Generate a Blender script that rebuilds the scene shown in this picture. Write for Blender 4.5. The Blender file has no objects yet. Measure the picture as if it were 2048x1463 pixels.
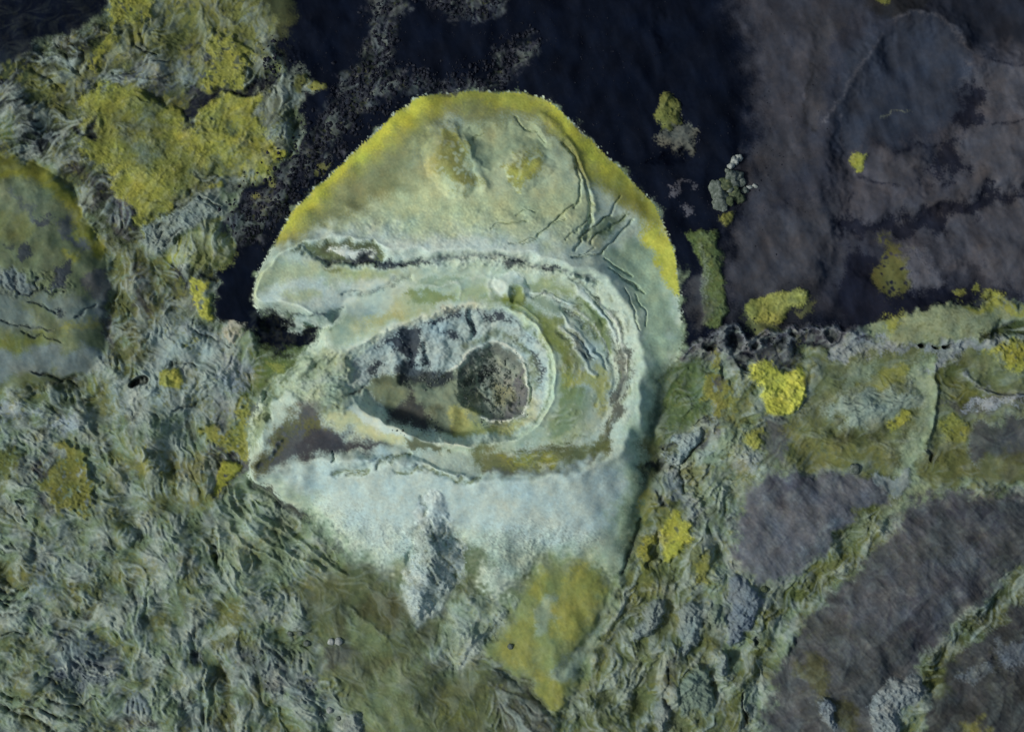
import bpy, bmesh, math, random
import numpy as np
from mathutils import Vector, noise as mnoise

# ------------------------------------------------------------------ camera, sky, sun
sc = bpy.context.scene
COL = sc.collection
S = 0.2                      # metres per map unit (the survey map below is 2048 x 1463 units)
CAM_H = 1000.0
cd = bpy.data.cameras.new('camera')
cam = bpy.data.objects.new('camera', cd); COL.objects.link(cam)
cam.location = (0, 0, CAM_H)
cd.sensor_width = 36.0; cd.lens = 36.0 * (CAM_H - 6) / (2048 * S)
cd.clip_start = 1.0; cd.clip_end = 20000.0
sc.camera = cam

SUN_EL, SUN_AZ = math.radians(43), math.radians(258)     # soft light from the left of the picture
world = bpy.data.worlds.new('World'); sc.world = world; world.use_nodes = True
wn = world.node_tree
sky = wn.nodes.new('ShaderNodeTexSky'); sky.sky_type = 'NISHITA'; sky.sun_disc = False
sky.sun_elevation = SUN_EL; sky.sun_rotation = SUN_AZ
sky.dust_density = 3.0; sky.air_density = 1.0; sky.ozone_density = 1.5
bg = wn.nodes['Background']; bg.inputs[1].default_value = 0.052
wn.links.new(sky.outputs[0], bg.inputs[0])
sl = bpy.data.lights.new('sun', 'SUN'); sl.energy = 1.5; sl.angle = math.radians(10); sl.color = (1.0, 0.97, 0.93)
so = bpy.data.objects.new('sun', sl); COL.objects.link(so)
sd_ = Vector((math.sin(SUN_AZ) * math.cos(SUN_EL), math.cos(SUN_AZ) * math.cos(SUN_EL), math.sin(SUN_EL)))
so.rotation_euler = (-sd_).to_track_quat('-Z', 'Y').to_euler(); so.location = sd_ * 900
vs = sc.view_settings; vs.view_transform = 'Standard'; vs.look = 'None'; vs.gamma = 1.0; vs.use_curve_mapping = False
vs.exposure = 0.45
sc.cycles.use_denoising = True

# ------------------------------------------------------------------ survey grid
STEP = 2.0
X0, X1, Y0, Y1 = -160, 2208, -160, 1624
nx = int((X1 - X0) / STEP) + 1; ny = int((Y1 - Y0) / STEP) + 1
gx = np.linspace(X0, X1, nx, dtype=np.float32); gy = np.linspace(Y0, Y1, ny, dtype=np.float32)
X, Y = np.meshgrid(gx, gy)
rng = np.random.default_rng(7)

def sstep(a, b, v):
    t = np.clip((v - a) / (b - a), 0, 1); return t * t * (3 - 2 * t)

FX = np.fft.fftfreq(nx, STEP)[None, :nx // 2 + 1].astype(np.float32)
FX = np.fft.rfftfreq(nx, STEP)[None, :].astype(np.float32)
FY = np.fft.fftfreq(ny, STEP)[:, None].astype(np.float32)
def fnoise(lmin, lmax, slope=1.2, ang=None, stretch=1.0):
    fx, fy = FX, FY
    if ang is not None:
        c, s = math.cos(math.radians(ang)), math.sin(math.radians(ang))
        fx, fy = (FX * c + FY * s) * stretch, (-FX * s + FY * c)
    f = np.sqrt(fx * fx + fy * fy) + 1e-9
    amp = f ** (-slope) * (1 / (1 + (1 / (f * lmax)) ** 6)) * (1 / (1 + (f * lmin) ** 6))
    w = rng.standard_normal((ny, nx)).astype(np.float32)
    n = np.fft.irfft2(np.fft.rfft2(w) * amp, s=(ny, nx)).astype(np.float32)
    n -= n.mean(); n /= n.std(); return n
def samp(F, x, y):
    u = np.clip((x - X0) / STEP, 0, nx - 1.001); v = np.clip((y - Y0) / STEP, 0, ny - 1.001)
    i = u.astype(np.int32); j = v.astype(np.int32); a = u - i; b = v - j
    return (F[j, i] * (1 - a) + F[j, i + 1] * a) * (1 - b) + (F[j + 1, i] * (1 - a) + F[j + 1, i + 1] * a) * b

WX = fnoise(9, 110, 1.6); WY = fnoise(9, 110, 1.6); SX = fnoise(26, 170, 1.3); SY = fnoise(26, 170, 1.3)
NF = fnoise(4, 9, 0.4); NM = fnoise(8, 30, 0.9); NL = fnoise(30, 160, 1.2); NL2 = fnoise(30, 160, 1.2); NB = fnoise(120, 600, 1.3)
NP = fnoise(8, 60, 0.9); NP2 = fnoise(6, 40, 0.9)

# ------------------------------------------------------------------ tracing helpers (map units)
def P(s):
    return np.array([[float(v) for v in p.split(',')] for p in s.split()], np.float32)
def spline(p, closed, k=4):
    n = len(p)
    if n < 3: return p
    out = []
    for i in range(n if closed else n - 1):
        if closed: a, b, c, d = p[i - 1], p[i], p[(i + 1) % n], p[(i + 2) % n]
        else: a, b, c, d = p[max(i - 1, 0)], p[i], p[i + 1], p[min(i + 2, n - 1)]
        for t in np.arange(k) / k:
            out.append(0.5 * (2 * b + (c - a) * t + (2 * a - 5 * b + 4 * c - d) * t * t + (3 * b - a - 3 * c + d) * t ** 3))
    if not closed: out.append(p[-1])
    return np.array(out, np.float32)
def rawdist(p, closed, x, y):
    d2 = np.full(x.shape, 1e12, np.float32); ins = np.zeros(x.shape, bool)
    n = len(p)
    for i in range(n if closed else n - 1):
        ax, ay = p[i]; bx, by = p[(i + 1) % n]
        ex, ey = bx - ax, by - ay; L = ex * ex + ey * ey
        if L < 1e-9: continue
        wx, wy = x - ax, y - ay
        t = np.clip((wx * ex + wy * ey) / L, 0, 1)
        qx, qy = wx - ex * t, wy - ey * t
        np.minimum(d2, qx * qx + qy * qy, out=d2)
        if closed:
            c = ((ay > y) != (by > y))
            if ey != 0: ins ^= c & (x < ex * (y - ay) / ey + ax)
    d = np.sqrt(d2)
    return np.where(ins, d, -d) if closed else d
def dist(s, closed=True, rough=0.0, pad=20, k=4):
    """signed distance (inside positive) of a closed outline, or distance to an open line, on a cropped window"""
    p = spline(P(s) if isinstance(s, str) else s, closed, k)
    m = pad + 3 * rough
    i0 = max(int((p[:, 0].min() - m - X0) / STEP), 0); i1 = min(int((p[:, 0].max() + m - X0) / STEP) + 2, nx)
    j0 = max(int((p[:, 1].min() - m - Y0) / STEP), 0); j1 = min(int((p[:, 1].max() + m - Y0) / STEP) + 2, ny)
    if i1 - i0 < 2 or j1 - j0 < 2: return None, None
    sl = (slice(j0, j1), slice(i0, i1))
    x = X[sl] + rough * WX[sl]; y = Y[sl] + rough * WY[sl]
    if (i1 - i0) * (j1 - j0) > 40000:
        cx = np.arange(X[0, i0] - 3 * rough - 8, X[0, i1 - 1] + 3 * rough + 16, 6.0, dtype=np.float32)
        cy = np.arange(Y[j0, 0] - 3 * rough - 8, Y[j1 - 1, 0] + 3 * rough + 16, 6.0, dtype=np.float32)
        G = rawdist(p, closed, *np.meshgrid(cx, cy))
        u = np.clip((x - cx[0]) / 6.0, 0, len(cx) - 1.001); v = np.clip((y - cy[0]) / 6.0, 0, len(cy) - 1.001)
        i = u.astype(np.int32); j = v.astype(np.int32); a = u - i; b = v - j
        d = (G[j, i] * (1 - a) + G[j, i + 1] * a) * (1 - b) + (G[j + 1, i] * (1 - a) + G[j + 1, i + 1] * a) * b
    else:
        d = rawdist(p, closed, x, y)
    return sl, d

LIGHT = np.array([0.70, 0.70, 0.73], np.float32)
def A(c):
    """picked colour -> base colour; straw yellows lean to lime and dry browns to slate, as sampled on the spot"""
    r, g, b = (float(x) for x in c)
    if b < 0.72 * g:
        if r > 0.96 * g: g = max(g, r * 1.03)
        b += 0.5 * max(g * 0.62 - b, 0)
    elif r > 0.97 * g and max(r, g, b) < 100:
        g = max(g, r * 1.0); b = max(b, r * 1.08); r *= 0.98
    v = np.array((r, g, b), np.float32) / 255.0
    return np.where(v < 0.04045, v / 12.92, ((v + 0.055) / 1.055) ** 2.4) / LIGHT

H = (0.9 * NB + 0.35 * NL).astype(np.float32)
C = np.zeros((ny, nx, 3), np.float32)
T = {k: np.zeros((ny, nx), np.float32) for k in ('lump', 'fine', 'crack', 'diag', 'fuzz', 'rub')}

def paint(col, s, a=1.0, soft=6, rough=4, tex=0, fuzz=None):
    sl, d = dist(s, True, rough, soft + 12)
    if sl is None: return
    fz = rough * 0.4 if fuzz is None else fuzz
    d = d + fz * NF[sl]
    m = sstep(-soft, soft, d) * a
    if tex: m = m * sstep(-0.6, 0.6, NP[sl] + (1 - tex) * 1.5)
    C[sl] += (A(col) - C[sl]) * m[..., None]
def paint_on_cone(col, s, a=1.0, soft=6, rough=4, tex=0):
    sl, d = dist(s, True, rough, soft + 12)
    m = sstep(-soft, soft, d + rough * 0.5 * NF[sl]) * a * sstep(-2.5, 1.0, D0[sl] + 1.2 * NF[sl])
    if tex: m = m * sstep(-0.6, 0.6, NP[sl] + (1 - tex) * 1.5)
    C[sl] += (A(col) - C[sl]) * m[..., None]
def line(col, s, w=4, a=1.0, soft=2, rough=2, taper=False):
    sl, d = dist(s, False, rough, w + soft + 8)
    if sl is None: return
    m = sstep(-soft, soft, w / 2 - d + rough * 0.3 * NF[sl]) * a * (0.45 + 0.55 * sstep(-0.9, 0.5, NP2[sl]))
    C[sl] += (A(col) - C[sl]) * m[..., None]
def plateau(h, s, soft=10, rough=3):
    sl, d = dist(s, True, rough, soft + 10)
    if sl is None: return
    H[sl] += h * sstep(-soft, soft, d)
def dome(h, s, rough=2, power=2.0):
    sl, d = dist(s, True, rough, 6)
    if sl is None: return
    t = np.clip(d / max(d.max(), 1), 0, 1); H[sl] += h * (1 - (1 - t) ** power)
def ridge(h, s, w=6, rough=2):
    sl, d = dist(s, False, rough, w * 2.6)
    if sl is None: return
    H[sl] += h * np.exp(-(d / w) ** 2)
def crack(s, w=2.5, depth=1.2, rough=2, col=None, a=0.8):
    ridge(-depth, s, w, rough)
    if col is not None: line(col, s, w * 1.3, a, 1.6, rough)
def tex(k, v, s, soft=14, rough=5, add=False):
    sl, d = dist(s, True, rough, soft + 10)
    if sl is None: return
    m = sstep(-soft, soft, d)
    T[k][sl] += (v - T[k][sl] * (0 if add else 1)) * m
def contour(outer, inner):
    """0 at the outer outline, 1 at the inner one"""
    return np.clip(outer / (outer - inner + 1e-6), 0, 1)

# palette, as seen in daylight
ASH = (13, 18, 29); ASH2 = (22, 25, 36); ASHG = (41, 46, 58); ASHL = (54, 58, 68)
BRN = (54, 54, 60); BRNL = (74, 69, 74); EARTH = (62, 56, 48); PURP = (64, 60, 68)
WHITE = (180, 196, 188); PALE = (166, 184, 170); CREAM = (166, 180, 146); MINT = (146, 168, 148); GRNP = (134, 152, 112)
YEL = (148, 150, 32); YELB = (166, 166, 36); YELO = (130, 130, 40); OLV = (104, 106, 50); OLVD = (72, 74, 40)
MOSS = (86, 100, 56); DKG = (52, 66, 42); SLATE = (40, 48, 64)
LICH = (114, 129, 125); LICHB = (134, 148, 152); LICHG = (102, 118, 96); LICHD = (80, 90, 90)
# ------------------------------------------------------------------ the lie of the land
C[:] = A(LICHG)
T['lump'][:] = 1.0; T['fine'][:] = 0.8
NV = fnoise(60, 260, 1.2); NV2 = fnoise(24, 120, 1.1)
t = sstep(-0.8, 0.8, NL2 + 0.5 * NV2)[..., None]; C += (A(LICH) - C) * t * 0.9
t = sstep(0.1, 1.3, NV + 0.6 * NV2 - 0.3)[..., None]; C += (A((88, 98, 58)) - C) * t * 0.6
t = sstep(0.9, 1.9, NV2 - 0.4 * NV)[..., None]; C += (A((66, 72, 66)) - C) * t * 0.6

# black ash plain across the top, brown slopes to the right
ASHPOLY = "566,-200 2400,-200 2400,620 2048,600 1900,612 1810,632 1740,652 1700,690 1600,700 1500,700 1440,690 1365,690 1362,600 1350,520 1330,460 1300,395 1230,325 1180,275 1110,205 1040,184 900,184 838,195 770,250 700,310 640,365 580,425 556,475 526,520 510,560 506,610 530,640 600,640 612,680 585,704 540,700 505,670 470,650 435,640 428,600 440,560 425,545 440,520 462,500 462,460 450,430 475,400 500,360 540,340 590,310 600,270 595,200 640,160 560,120"
paint(ASH, ASHPOLY, 1, 5, 5)
for k in ('lump', 'fine'): tex(k, 0.0, ASHPOLY, 10, 4)
# the eastern ash hills
EAST = "1480,-200 2400,-200 2400,610 2048,585 1960,585 1830,590 1720,640 1640,610 1600,580 1480,610 1450,560 1470,420 1500,330 1520,200 1490,60"
paint((48, 51, 60), EAST, 0.85, 45, 10)
paint((63, 63, 70), "1700,300 1850,290 1900,240 1960,200 1950,110 2000,90 2400,90 2400,600 2048,575 1950,560 1880,500 1800,520 1740,460 1690,470 1680,380", 0.95, 22, 9)
paint((60, 60, 66), "1480,-200 1620,-200 1660,60 1640,180 1630,330 1560,330 1530,240 1500,60", 0.5, 35, 10)
paint((62, 64, 70), "1480,470 1640,400 1690,460 1640,560 1580,570 1480,610 1455,540", 0.9, 30, 9)
paint((46, 52, 63), "1690,120 1760,60 1850,30 1905,45 1950,100 1950,150 1900,230 1840,260 1740,290 1690,300 1670,260", 0.9, 20, 8)
paint((72, 69, 74), "1960,140 2400,90 2400,300 2048,230 1960,200", 0.7, 20, 10)
paint((68, 65, 70), "1940,260 2400,230 2400,420 1990,400 1930,330", 0.7, 25, 10)
paint((64, 62, 68), "1760,320 1900,290 1930,330 1860,350 1780,370", 0.6, 18, 8)
paint((65, 62, 68), "1800,400 1980,370 2200,330 2300,560 2048,560 1960,520 1880,480 1820,440", 0.6, 25, 10)
paint((58, 56, 60), "1530,270 1590,265 1600,320 1560,380 1500,430 1500,330", 0.6, 30, 9)
paint((58, 53, 48), "1640,40 1690,40 1660,90 1650,150 1645,240 1612,240 1625,140 1620,60", 0.75, 14, 6)
paint((56, 48, 46), "1610,40 1650,0 1760,-10 1760,25 1690,32 1640,60", 0.4, 20, 6)
paint((30, 31, 32), "1740,-60 1860,-60 1850,25 1780,30 1740,15", 0.8, 12, 5)
paint((26, 30, 38), "1860,-200 2400,-200 2400,80 2048,90 1960,85 1900,40", 0.7, 25, 8)
# black hollows and dark gullies among the brown slopes, their shadows painted in
for s in ("1700,640 1680,590 1690,520 1720,500 1760,510 1800,520 1830,570 1900,590 1990,580 2030,590 1990,600 1900,612 1810,632 1760,645",
          "1945,165 1985,175 1975,215 1960,250 1920,245 1910,220 1935,200",
          "1880,300 1935,270 1925,320 1930,340 1890,350 1850,350 1870,330",
          "1700,430 1760,440 1850,420 1960,390 2060,370 2200,360 2200,375 2048,390 1960,420 1870,460 1800,470 1720,470 1690,455",
          "1860,560 1900,545 1940,535 1990,550 1975,580 1900,595 1850,590"):
    paint(ASH2, s, 0.9, 9, 8)
for s, w in (("1955,105 1990,118 2060,122", 5), ("1720,350 1755,362 1800,368", 5), ("1690,470 1700,420 1715,380", 7), ("1990,245 2060,240", 5), ("1790,298 1850,290 1890,285", 6)):
    line(ASH2, s, w, 0.8, 3, 3)
line((84, 80, 88), "1765,70 1740,110 1700,165 1670,215 1655,245", 6, 0.55, 5, 3)
line((80, 76, 84), "1690,230 1686,290 1700,330 1716,350", 4, 0.45, 4, 3)
line((84, 78, 80), "1790,32 1850,30 1890,35 1920,70 1960,105", 9, 0.6, 5, 4)
line((92, 96, 86), "1768,232 1790,226 1822,221", 4, 0.7, 2, 4)
line((36, 32, 28), "1628,130 1618,180 1612,235 1632,255", 9, 0.7, 4, 4)
paint((74, 70, 58), "1820,510 1860,490 1930,500 2048,520 2048,580 1960,575 1870,560", 0.35, 25, 9)

# north-west black ash
paint(ASH, "-200,-200 225,-200 212,5 180,35 150,62 110,76 70,86 40,110 15,160 -20,220 -200,240", 1, 13, 6)
for k in ('lump', 'fine'): tex(k, 0.05, "-200,-200 225,-200 212,5 150,62 70,86 40,110 -200,150", 12, 4)
paint((58, 64, 44), "20,150 60,100 120,80 165,60 215,20 250,-40 560,-40 560,120 590,230 560,330 480,360 400,390 300,460 250,500 200,480 130,340 60,300 40,230", 0.85, 16, 8)
paint((24, 30, 38), "-200,90 50,90 70,130 45,170 75,205 70,240 95,265 60,300 -200,310", 0.85, 16, 8)
paint((34, 34, 34), "105,80 150,70 200,50 205,70 180,100 150,120 110,110", 0.7, 10, 7)

# ------------------------------------------------------------------ the great crater: nested outlines
C0 = "556,472 580,425 620,387 660,347 705,306 750,265 795,222 838,193 880,185 940,181 1000,180 1050,184 1090,197 1122,218 1152,250 1190,285 1230,325 1265,363 1300,395 1318,430 1336,470 1350,520 1357,580 1362,640 1362,690 1350,730 1330,790 1316,850 1304,920 1292,990 1276,1050 1260,1100 1246,1145 1215,1160 1160,1128 1100,1120 1050,1150 1000,1195 955,1175 935,1115 905,1180 870,1225 832,1252 812,1222 802,1170 760,1142 710,1122 670,1080 620,1030 560,1000 500,962 492,930 500,880 505,830 520,790 545,745 578,716 612,698 626,676 642,656 600,634 545,624 512,616 507,575 522,530"
C1 = "516,585 540,535 600,495 690,478 790,500 900,507 1000,507 1080,518 1160,540 1215,565 1258,620 1280,690 1284,760 1270,830 1248,890 1222,922 1150,942 1050,955 950,957 880,938 820,928 740,918 660,917 600,927 545,945 515,948 525,890 537,835 568,788 605,748 655,714 682,672 662,642 600,614 545,606"
C2 = "700,590 770,560 850,552 950,546 1050,560 1130,590 1186,640 1220,700 1232,770 1212,830 1188,868 1130,896 1040,912 960,912 900,900 840,892 780,886 720,882 660,870 620,830 610,770 640,700 660,640"
C3 = "700,702 760,668 850,632 900,618 950,610 1010,618 1065,648 1095,690 1106,745 1100,800 1075,848 1022,880 950,890 885,884 825,866 765,838 715,806 694,770 690,730"
C4 = "730,775 748,752 800,752 862,752 905,738 950,718 1000,708 1040,728 1062,765 1056,815 1022,848 962,862 900,864 845,856 785,832 745,802"
C5 = "912,738 946,702 988,686 1026,698 1048,735 1057,782 1046,822 1010,840 964,832 925,812 910,775"
C6 = "950,755 975,725 1010,722 1028,755 1030,790 1005,810 965,806 948,785"
def full(s, rough=0):
    p = spline(P(s), True); g = rawdist(p, True, X[::3, ::3], Y[::3, ::3])
    x = X + rough * (0.8 * SX + 0.3 * WX); y = Y + rough * (0.8 * SY + 0.3 * WY)
    u = np.clip((x - X0) / (3 * STEP), 0, g.shape[1] - 1.001); v = np.clip((y - Y0) / (3 * STEP), 0, g.shape[0] - 1.001)
    i = u.astype(np.int32); j = v.astype(np.int32); a = u - i; b = v - j
    return (g[j, i] * (1 - a) + g[j, i + 1] * a) * (1 - b) + (g[j + 1, i] * (1 - a) + g[j + 1, i + 1] * a) * b
D0 = full(C0, 1.5); D1 = full(C1, 4); D2 = full(C2, 3); D3 = full(C3, 2.5); D4 = full(C4, 4); D5 = full(C5, 3.5); D6 = full(C6, 4)
breach = np.exp(-(((X - 540) / 110) ** 2 + ((Y - 770) / 120) ** 2))
Z1 = 21 - 18 * breach - 3 * sstep(700, 950, Y) - 9 * sstep(1120, 1290, X); Z2 = 12.5 - 8.5 * breach - 3.5 * sstep(1100, 1240, X); Z3 = 15.5 - 11 * np.exp(-(((X - 690) / 75) ** 2 + ((Y - 765) / 70) ** 2)); Z4 = 1.0
H += (7.0 * np.exp(-((X - 1430) / 130) ** 2 - ((Y - 620) / 240) ** 2)).astype(np.float32)     # ground raised at the eastern foot, added so the flank shades less
base = H.copy()
def blend(lo, hi, dlo, dhi, p=1.0): return lo + (hi - lo) * (np.clip(dlo / np.maximum(dlo - dhi, 1e-3), 0, 1) ** p)
cone = np.where(D1 < 0, blend(base, Z1, D0, D1, 1.0), Z1)
cone = np.where((D1 >= 0) & (D2 < 0), blend(Z1, Z2, D1, D2, 0.62), cone)
cone = np.where((D2 >= 0) & (D3 < 0), blend(Z2, Z3, D2, D3, 1.25), cone)
cone = np.where((D3 >= 0) & (D4 < 0), blend(Z3, Z4, D3, D4, 0.8), cone)
cone = np.where(D4 >= 0, Z4 + 0.5 * NL, cone)
inside = D0 > 0
H = np.where(inside, cone, H).astype(np.float32)
tt = np.clip(D5 / 62.0, 0, 1); pit = -7.5 * (1 - (1 - tt) ** 2.2) * sstep(900, 965, X + 0.25 * (Y - 765))
H += (pit + 1.3 * np.exp(-(D5 / 7) ** 2) * (D4 > -6)).astype(np.float32)
# soften the creases of the cone a little
def blur(F, k):
    n = 2 * k + 1
    Gp = np.pad(F, k, mode='edge'); c = np.cumsum(np.pad(Gp, ((1, 0), (0, 0))), 0); Gp = (c[n:] - c[:-n]) / n
    c = np.cumsum(np.pad(Gp, ((0, 0), (1, 0))), 1); return ((c[:, n:] - c[:, :-n]) / n).astype(np.float32)
Hs = blur(H.astype(np.float64), 2); H = np.where(D3 > -6, 0.6 * H + 0.4 * Hs, Hs).astype(np.float32)
H = np.where(D0 > -30, H, H).astype(np.float32)
T['lump'] *= 1 - sstep(-34, 2, D0); T['fine'] *= 1 - sstep(-14, 4, D0)
T['fuzz'] += 0.8 * sstep(-4, 10, D0) * (1 - sstep(-10, 0, D2))
# colours of the cone
SOUTH = sstep(990, 1090, Y) * sstep(560, 640, X) + sstep(1200, 1290, X) * sstep(760, 860, Y); SOUTH = np.clip(SOUTH, 0, 1)
SOFTE = 2.0 + 24.0 * SOUTH
CM = sstep(-1, 1, (D0 - 12 * SOUTH + 2.4 * NF + 2.2 * NM + 7 * SOUTH * NM) / SOFTE); C += (A(PALE) - C) * CM[..., None]

# folds and gullies of the eastern ash hills
for h, q, w in ((3.5, "1765,60 1740,110 1700,165 1665,225 1650,300 1640,380", 22), (-2.5, "1690,300 1715,360 1700,420 1690,480 1660,560", 18), (3.0, "1800,35 1880,35 1930,75 1975,115 2100,120", 20), (-3.0, "1960,170 1950,240 1890,300 1860,345", 20),
                (3.0, "1960,220 2040,230 2200,220", 24), (-2.8, "1700,450 1800,450 1900,430 2000,395 2200,365", 18), (3.2, "1760,420 1870,395 1960,360 2100,320", 26), (3.0, "1820,520 1900,500 2000,500 2200,470", 26), (-3.0, "1720,520 1780,560 1880,590 1990,590", 20),
                (2.0, "1620,60 1620,160 1610,260 1600,340", 18), (-1.8, "1500,60 1520,200 1500,340 1470,480", 26), (2.0, "1560,420 1600,450 1620,520 1560,560", 24), (-1.5, "1330,60 1350,160 1380,330 1380,440", 26), (1.2, "1300,-40 1310,60 1320,90", 14), (1.4, "620,60 660,120 640,220", 18), (1.2, "900,100 980,90 1060,130", 24), (2.0, "1740,300 1800,310 1860,330", 16)):
    ridge(h * 0.8, q, w * 1.25, 3)
# --- outer slope: cream, white and the yellow moss rim
paint(CREAM, "600,470 700,410 800,360 860,300 960,230 1080,235 1130,300 1180,380 1190,450 1120,490 1000,470 900,470 800,450 700,460", 0.9, 30, 8)
paint((136, 150, 120), "930,262 985,240 1050,235 1085,262 1100,310 1060,305 1000,320 980,350 955,330 935,295", 0.85, 16, 5)
paint(WHITE, "570,480 640,462 760,478 860,470 960,480 1060,500 1150,528 1100,520 1000,512 900,516 800,520 740,490 640,484", 0.75, 14, 5)
paint((166, 177, 134), "760,380 850,330 900,400 980,390 1060,390 1140,380 1150,430 1040,440 900,440 800,430", 0.6, 25, 7)
paint((158, 172, 130), "800,455 850,440 880,470 850,490 810,480", 0.5, 16, 5)
paint((140, 165, 134), "1285,470 1330,520 1345,600 1352,690 1330,760 1300,850 1286,960 1270,1050 1240,1130 1200,1120 1230,1000 1255,900 1275,800 1290,700 1275,620 1240,560 1220,500", 0.75, 26, 8)
YRIM = "544,474 570,420 612,380 652,340 697,299 742,258 787,215 832,182 880,174 940,170 1000,169 1050,173 1096,186 1132,210 1162,243 1200,277 1240,317 1275,355 1311,389 1330,426 1344,462 1300,450 1270,405 1225,380 1180,345 1150,310 1120,262 1075,220 1010,212 950,205 900,212 860,235 800,272 745,318 700,352 650,398 610,445 575,478"
paint_on_cone(OLV, "545,478 610,380 730,268 832,182 940,170 1050,174 1132,210 1200,278 1278,355 1335,435 1290,440 1215,385 1140,320 1105,265 1040,232 1000,240 940,248 890,240 850,300 810,350 790,385 740,410 680,440 620,470 580,488", 0.8, 20, 6)
paint_on_cone((116, 124, 92), "800,280 850,240 905,245 925,265 900,320 860,360 800,390 760,400 730,400 770,330", 0.6, 18, 7)
paint_on_cone(YEL, YRIM, 0.88, 28, 4)
paint_on_cone(YELB, "550,470 590,412 652,347 732,275 794,222 834,190 862,206 800,250 740,302 690,344 640,389 600,431", 0.8, 11, 4)
paint_on_cone(YELB, "1100,196 1138,222 1155,265 1195,305 1220,335 1205,340 1165,300 1130,258 1100,228", 0.75, 7, 5)
paint_on_cone((150, 142, 44), "960,195 1050,192 1080,205 1040,212 980,208", 0.6, 6, 4)
paint_on_cone(YELB, "1288,455 1318,448 1345,480 1362,520 1368,575 1344,585 1325,545 1305,510 1290,485", 0.95, 7, 5)
paint_on_cone((120, 112, 40), "1225,345 1265,370 1300,400 1318,440 1300,450 1280,410 1240,380", 0.7, 8, 5)
paint_on_cone((124, 120, 52), "880,262 905,255 925,285 940,330 955,375 925,382 895,360 870,330 868,290", 0.85, 11, 7, tex=0.4)
paint_on_cone((160, 166, 116), "850,270 880,270 890,320 880,360 850,340 838,300", 0.5, 14, 6)
paint_on_cone((128, 122, 44), "1020,332 1035,312 1060,304 1088,312 1100,330 1085,350 1062,362 1040,380 1022,372 1014,350", 0.85, 9, 7, tex=0.3)
paint_on_cone((172, 164, 70), "1035,335 1060,325 1080,335 1060,352 1042,355", 0.6, 8, 6)
paint_on_cone((92, 96, 66), "1100,262 1125,285 1150,330 1178,380 1180,350 1160,310 1120,262", 0.5, 8, 4)
dome(2.6, "860,250 900,240 930,290 955,370 930,400 890,390 850,340 840,290")
dome(2.0, "1010,340 1040,305 1090,305 1115,335 1080,370 1040,390")
dome(-3.0, "930,265 1000,240 1070,245 1100,300 1060,300 1010,330 970,340", power=1.6)
ridge(1.2, "905,250 930,290 955,340 970,380", 9)
ridge(1.0, "1085,225 1125,265 1160,320 1180,390 1185,430", 8)
ridge(-1.6, "1130,285 1158,330 1176,375 1180,440 1172,480", 5)
line((90, 104, 72), "1130,275 1150,315 1166,360 1178,400 1180,440 1170,470", 5, 0.65, 3, 4)
# fissures in the moss of the upper slope
for s, w, d in (("1155,335 1160,380 1157,395 1150,415", 2.2, 1.6), ("1148,410 1120,428 1100,452 1075,477", 2.4, 1.8), ("1130,440 1110,449 1105,451", 1.6, 1.2),
             ("1052,446 1030,446 1000,450 985,462", 2.0, 1.2), ("1075,425 1045,425 1030,432", 1.4, .8), ("1072,478 1040,485 1018,492", 1.6, 1.0), ("1045,490 1060,487 1072,482", 1.4, .8),
             ("1180,430 1165,448 1152,465", 2.0, 1.3), ("1150,462 1135,475 1130,480", 1.5, .9),
             ("1242,390 1230,405 1222,430", 1.8, 1.2), ("1222,432 1190,455 1165,470 1158,490 1150,500", 3.2, 2.0), ("1250,432 1215,460 1190,470 1180,492", 2.6, 1.6),
             ("1268,440 1245,460 1220,485 1206,505", 2.4, 1.8), ("1206,506 1190,513 1165,515 1142,514", 2.6, 1.8), ("1188,498 1170,508 1160,511", 1.6, 1.0),
             ("1212,518 1225,528 1245,536 1262,552", 2.2, 1.4), ("1218,535 1235,548 1255,560 1275,575", 2.0, 1.4), ("1245,560 1265,572 1288,584", 2.0, 1.3),
             ("1245,580 1258,600 1268,625 1275,660", 2.0, 1.3), ("1270,590 1285,615 1292,650", 1.6, 1.0), ("930,272 920,272 905,276", 1.2, .6), ("968,262 955,272 945,278", 1.6, 1.0), ("1030,232 1055,258 1078,265", 1.8, 1.2), ("1078,272 1090,285", 1.4, .9)):
    crack(s, w * 0.85, d * 0.55, 2.0, (66, 80, 56), 0.75)
paint((86, 102, 66), "1160,478 1185,462 1215,440 1245,425 1255,432 1230,460 1205,475 1180,480", 0.75, 9, 5)
paint((158, 160, 112), "1170,485 1195,478 1205,492 1185,500", 0.5, 7, 3)
# the eye-shaped hollow on the western arm and its pale scab
paint((92, 104, 72), "597,492 640,488 690,490 730,487 755,497 772,515 755,530 710,530 670,528 640,518", 0.95, 7, 5)
paint((72, 78, 62), "630,492 660,492 700,488 745,493 765,512 740,508 700,500 660,510 640,505", 0.6, 5, 4)
paint((190, 200, 192), "655,502 680,497 705,499 735,505 752,512 730,518 705,522 685,516 665,508", 0.95, 4, 4)
plateau(-2.2, "600,495 660,488 745,490 772,515 720,532 660,526", 8); dome(2.0, "660,503 700,498 745,508 720,520 690,517")
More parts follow.
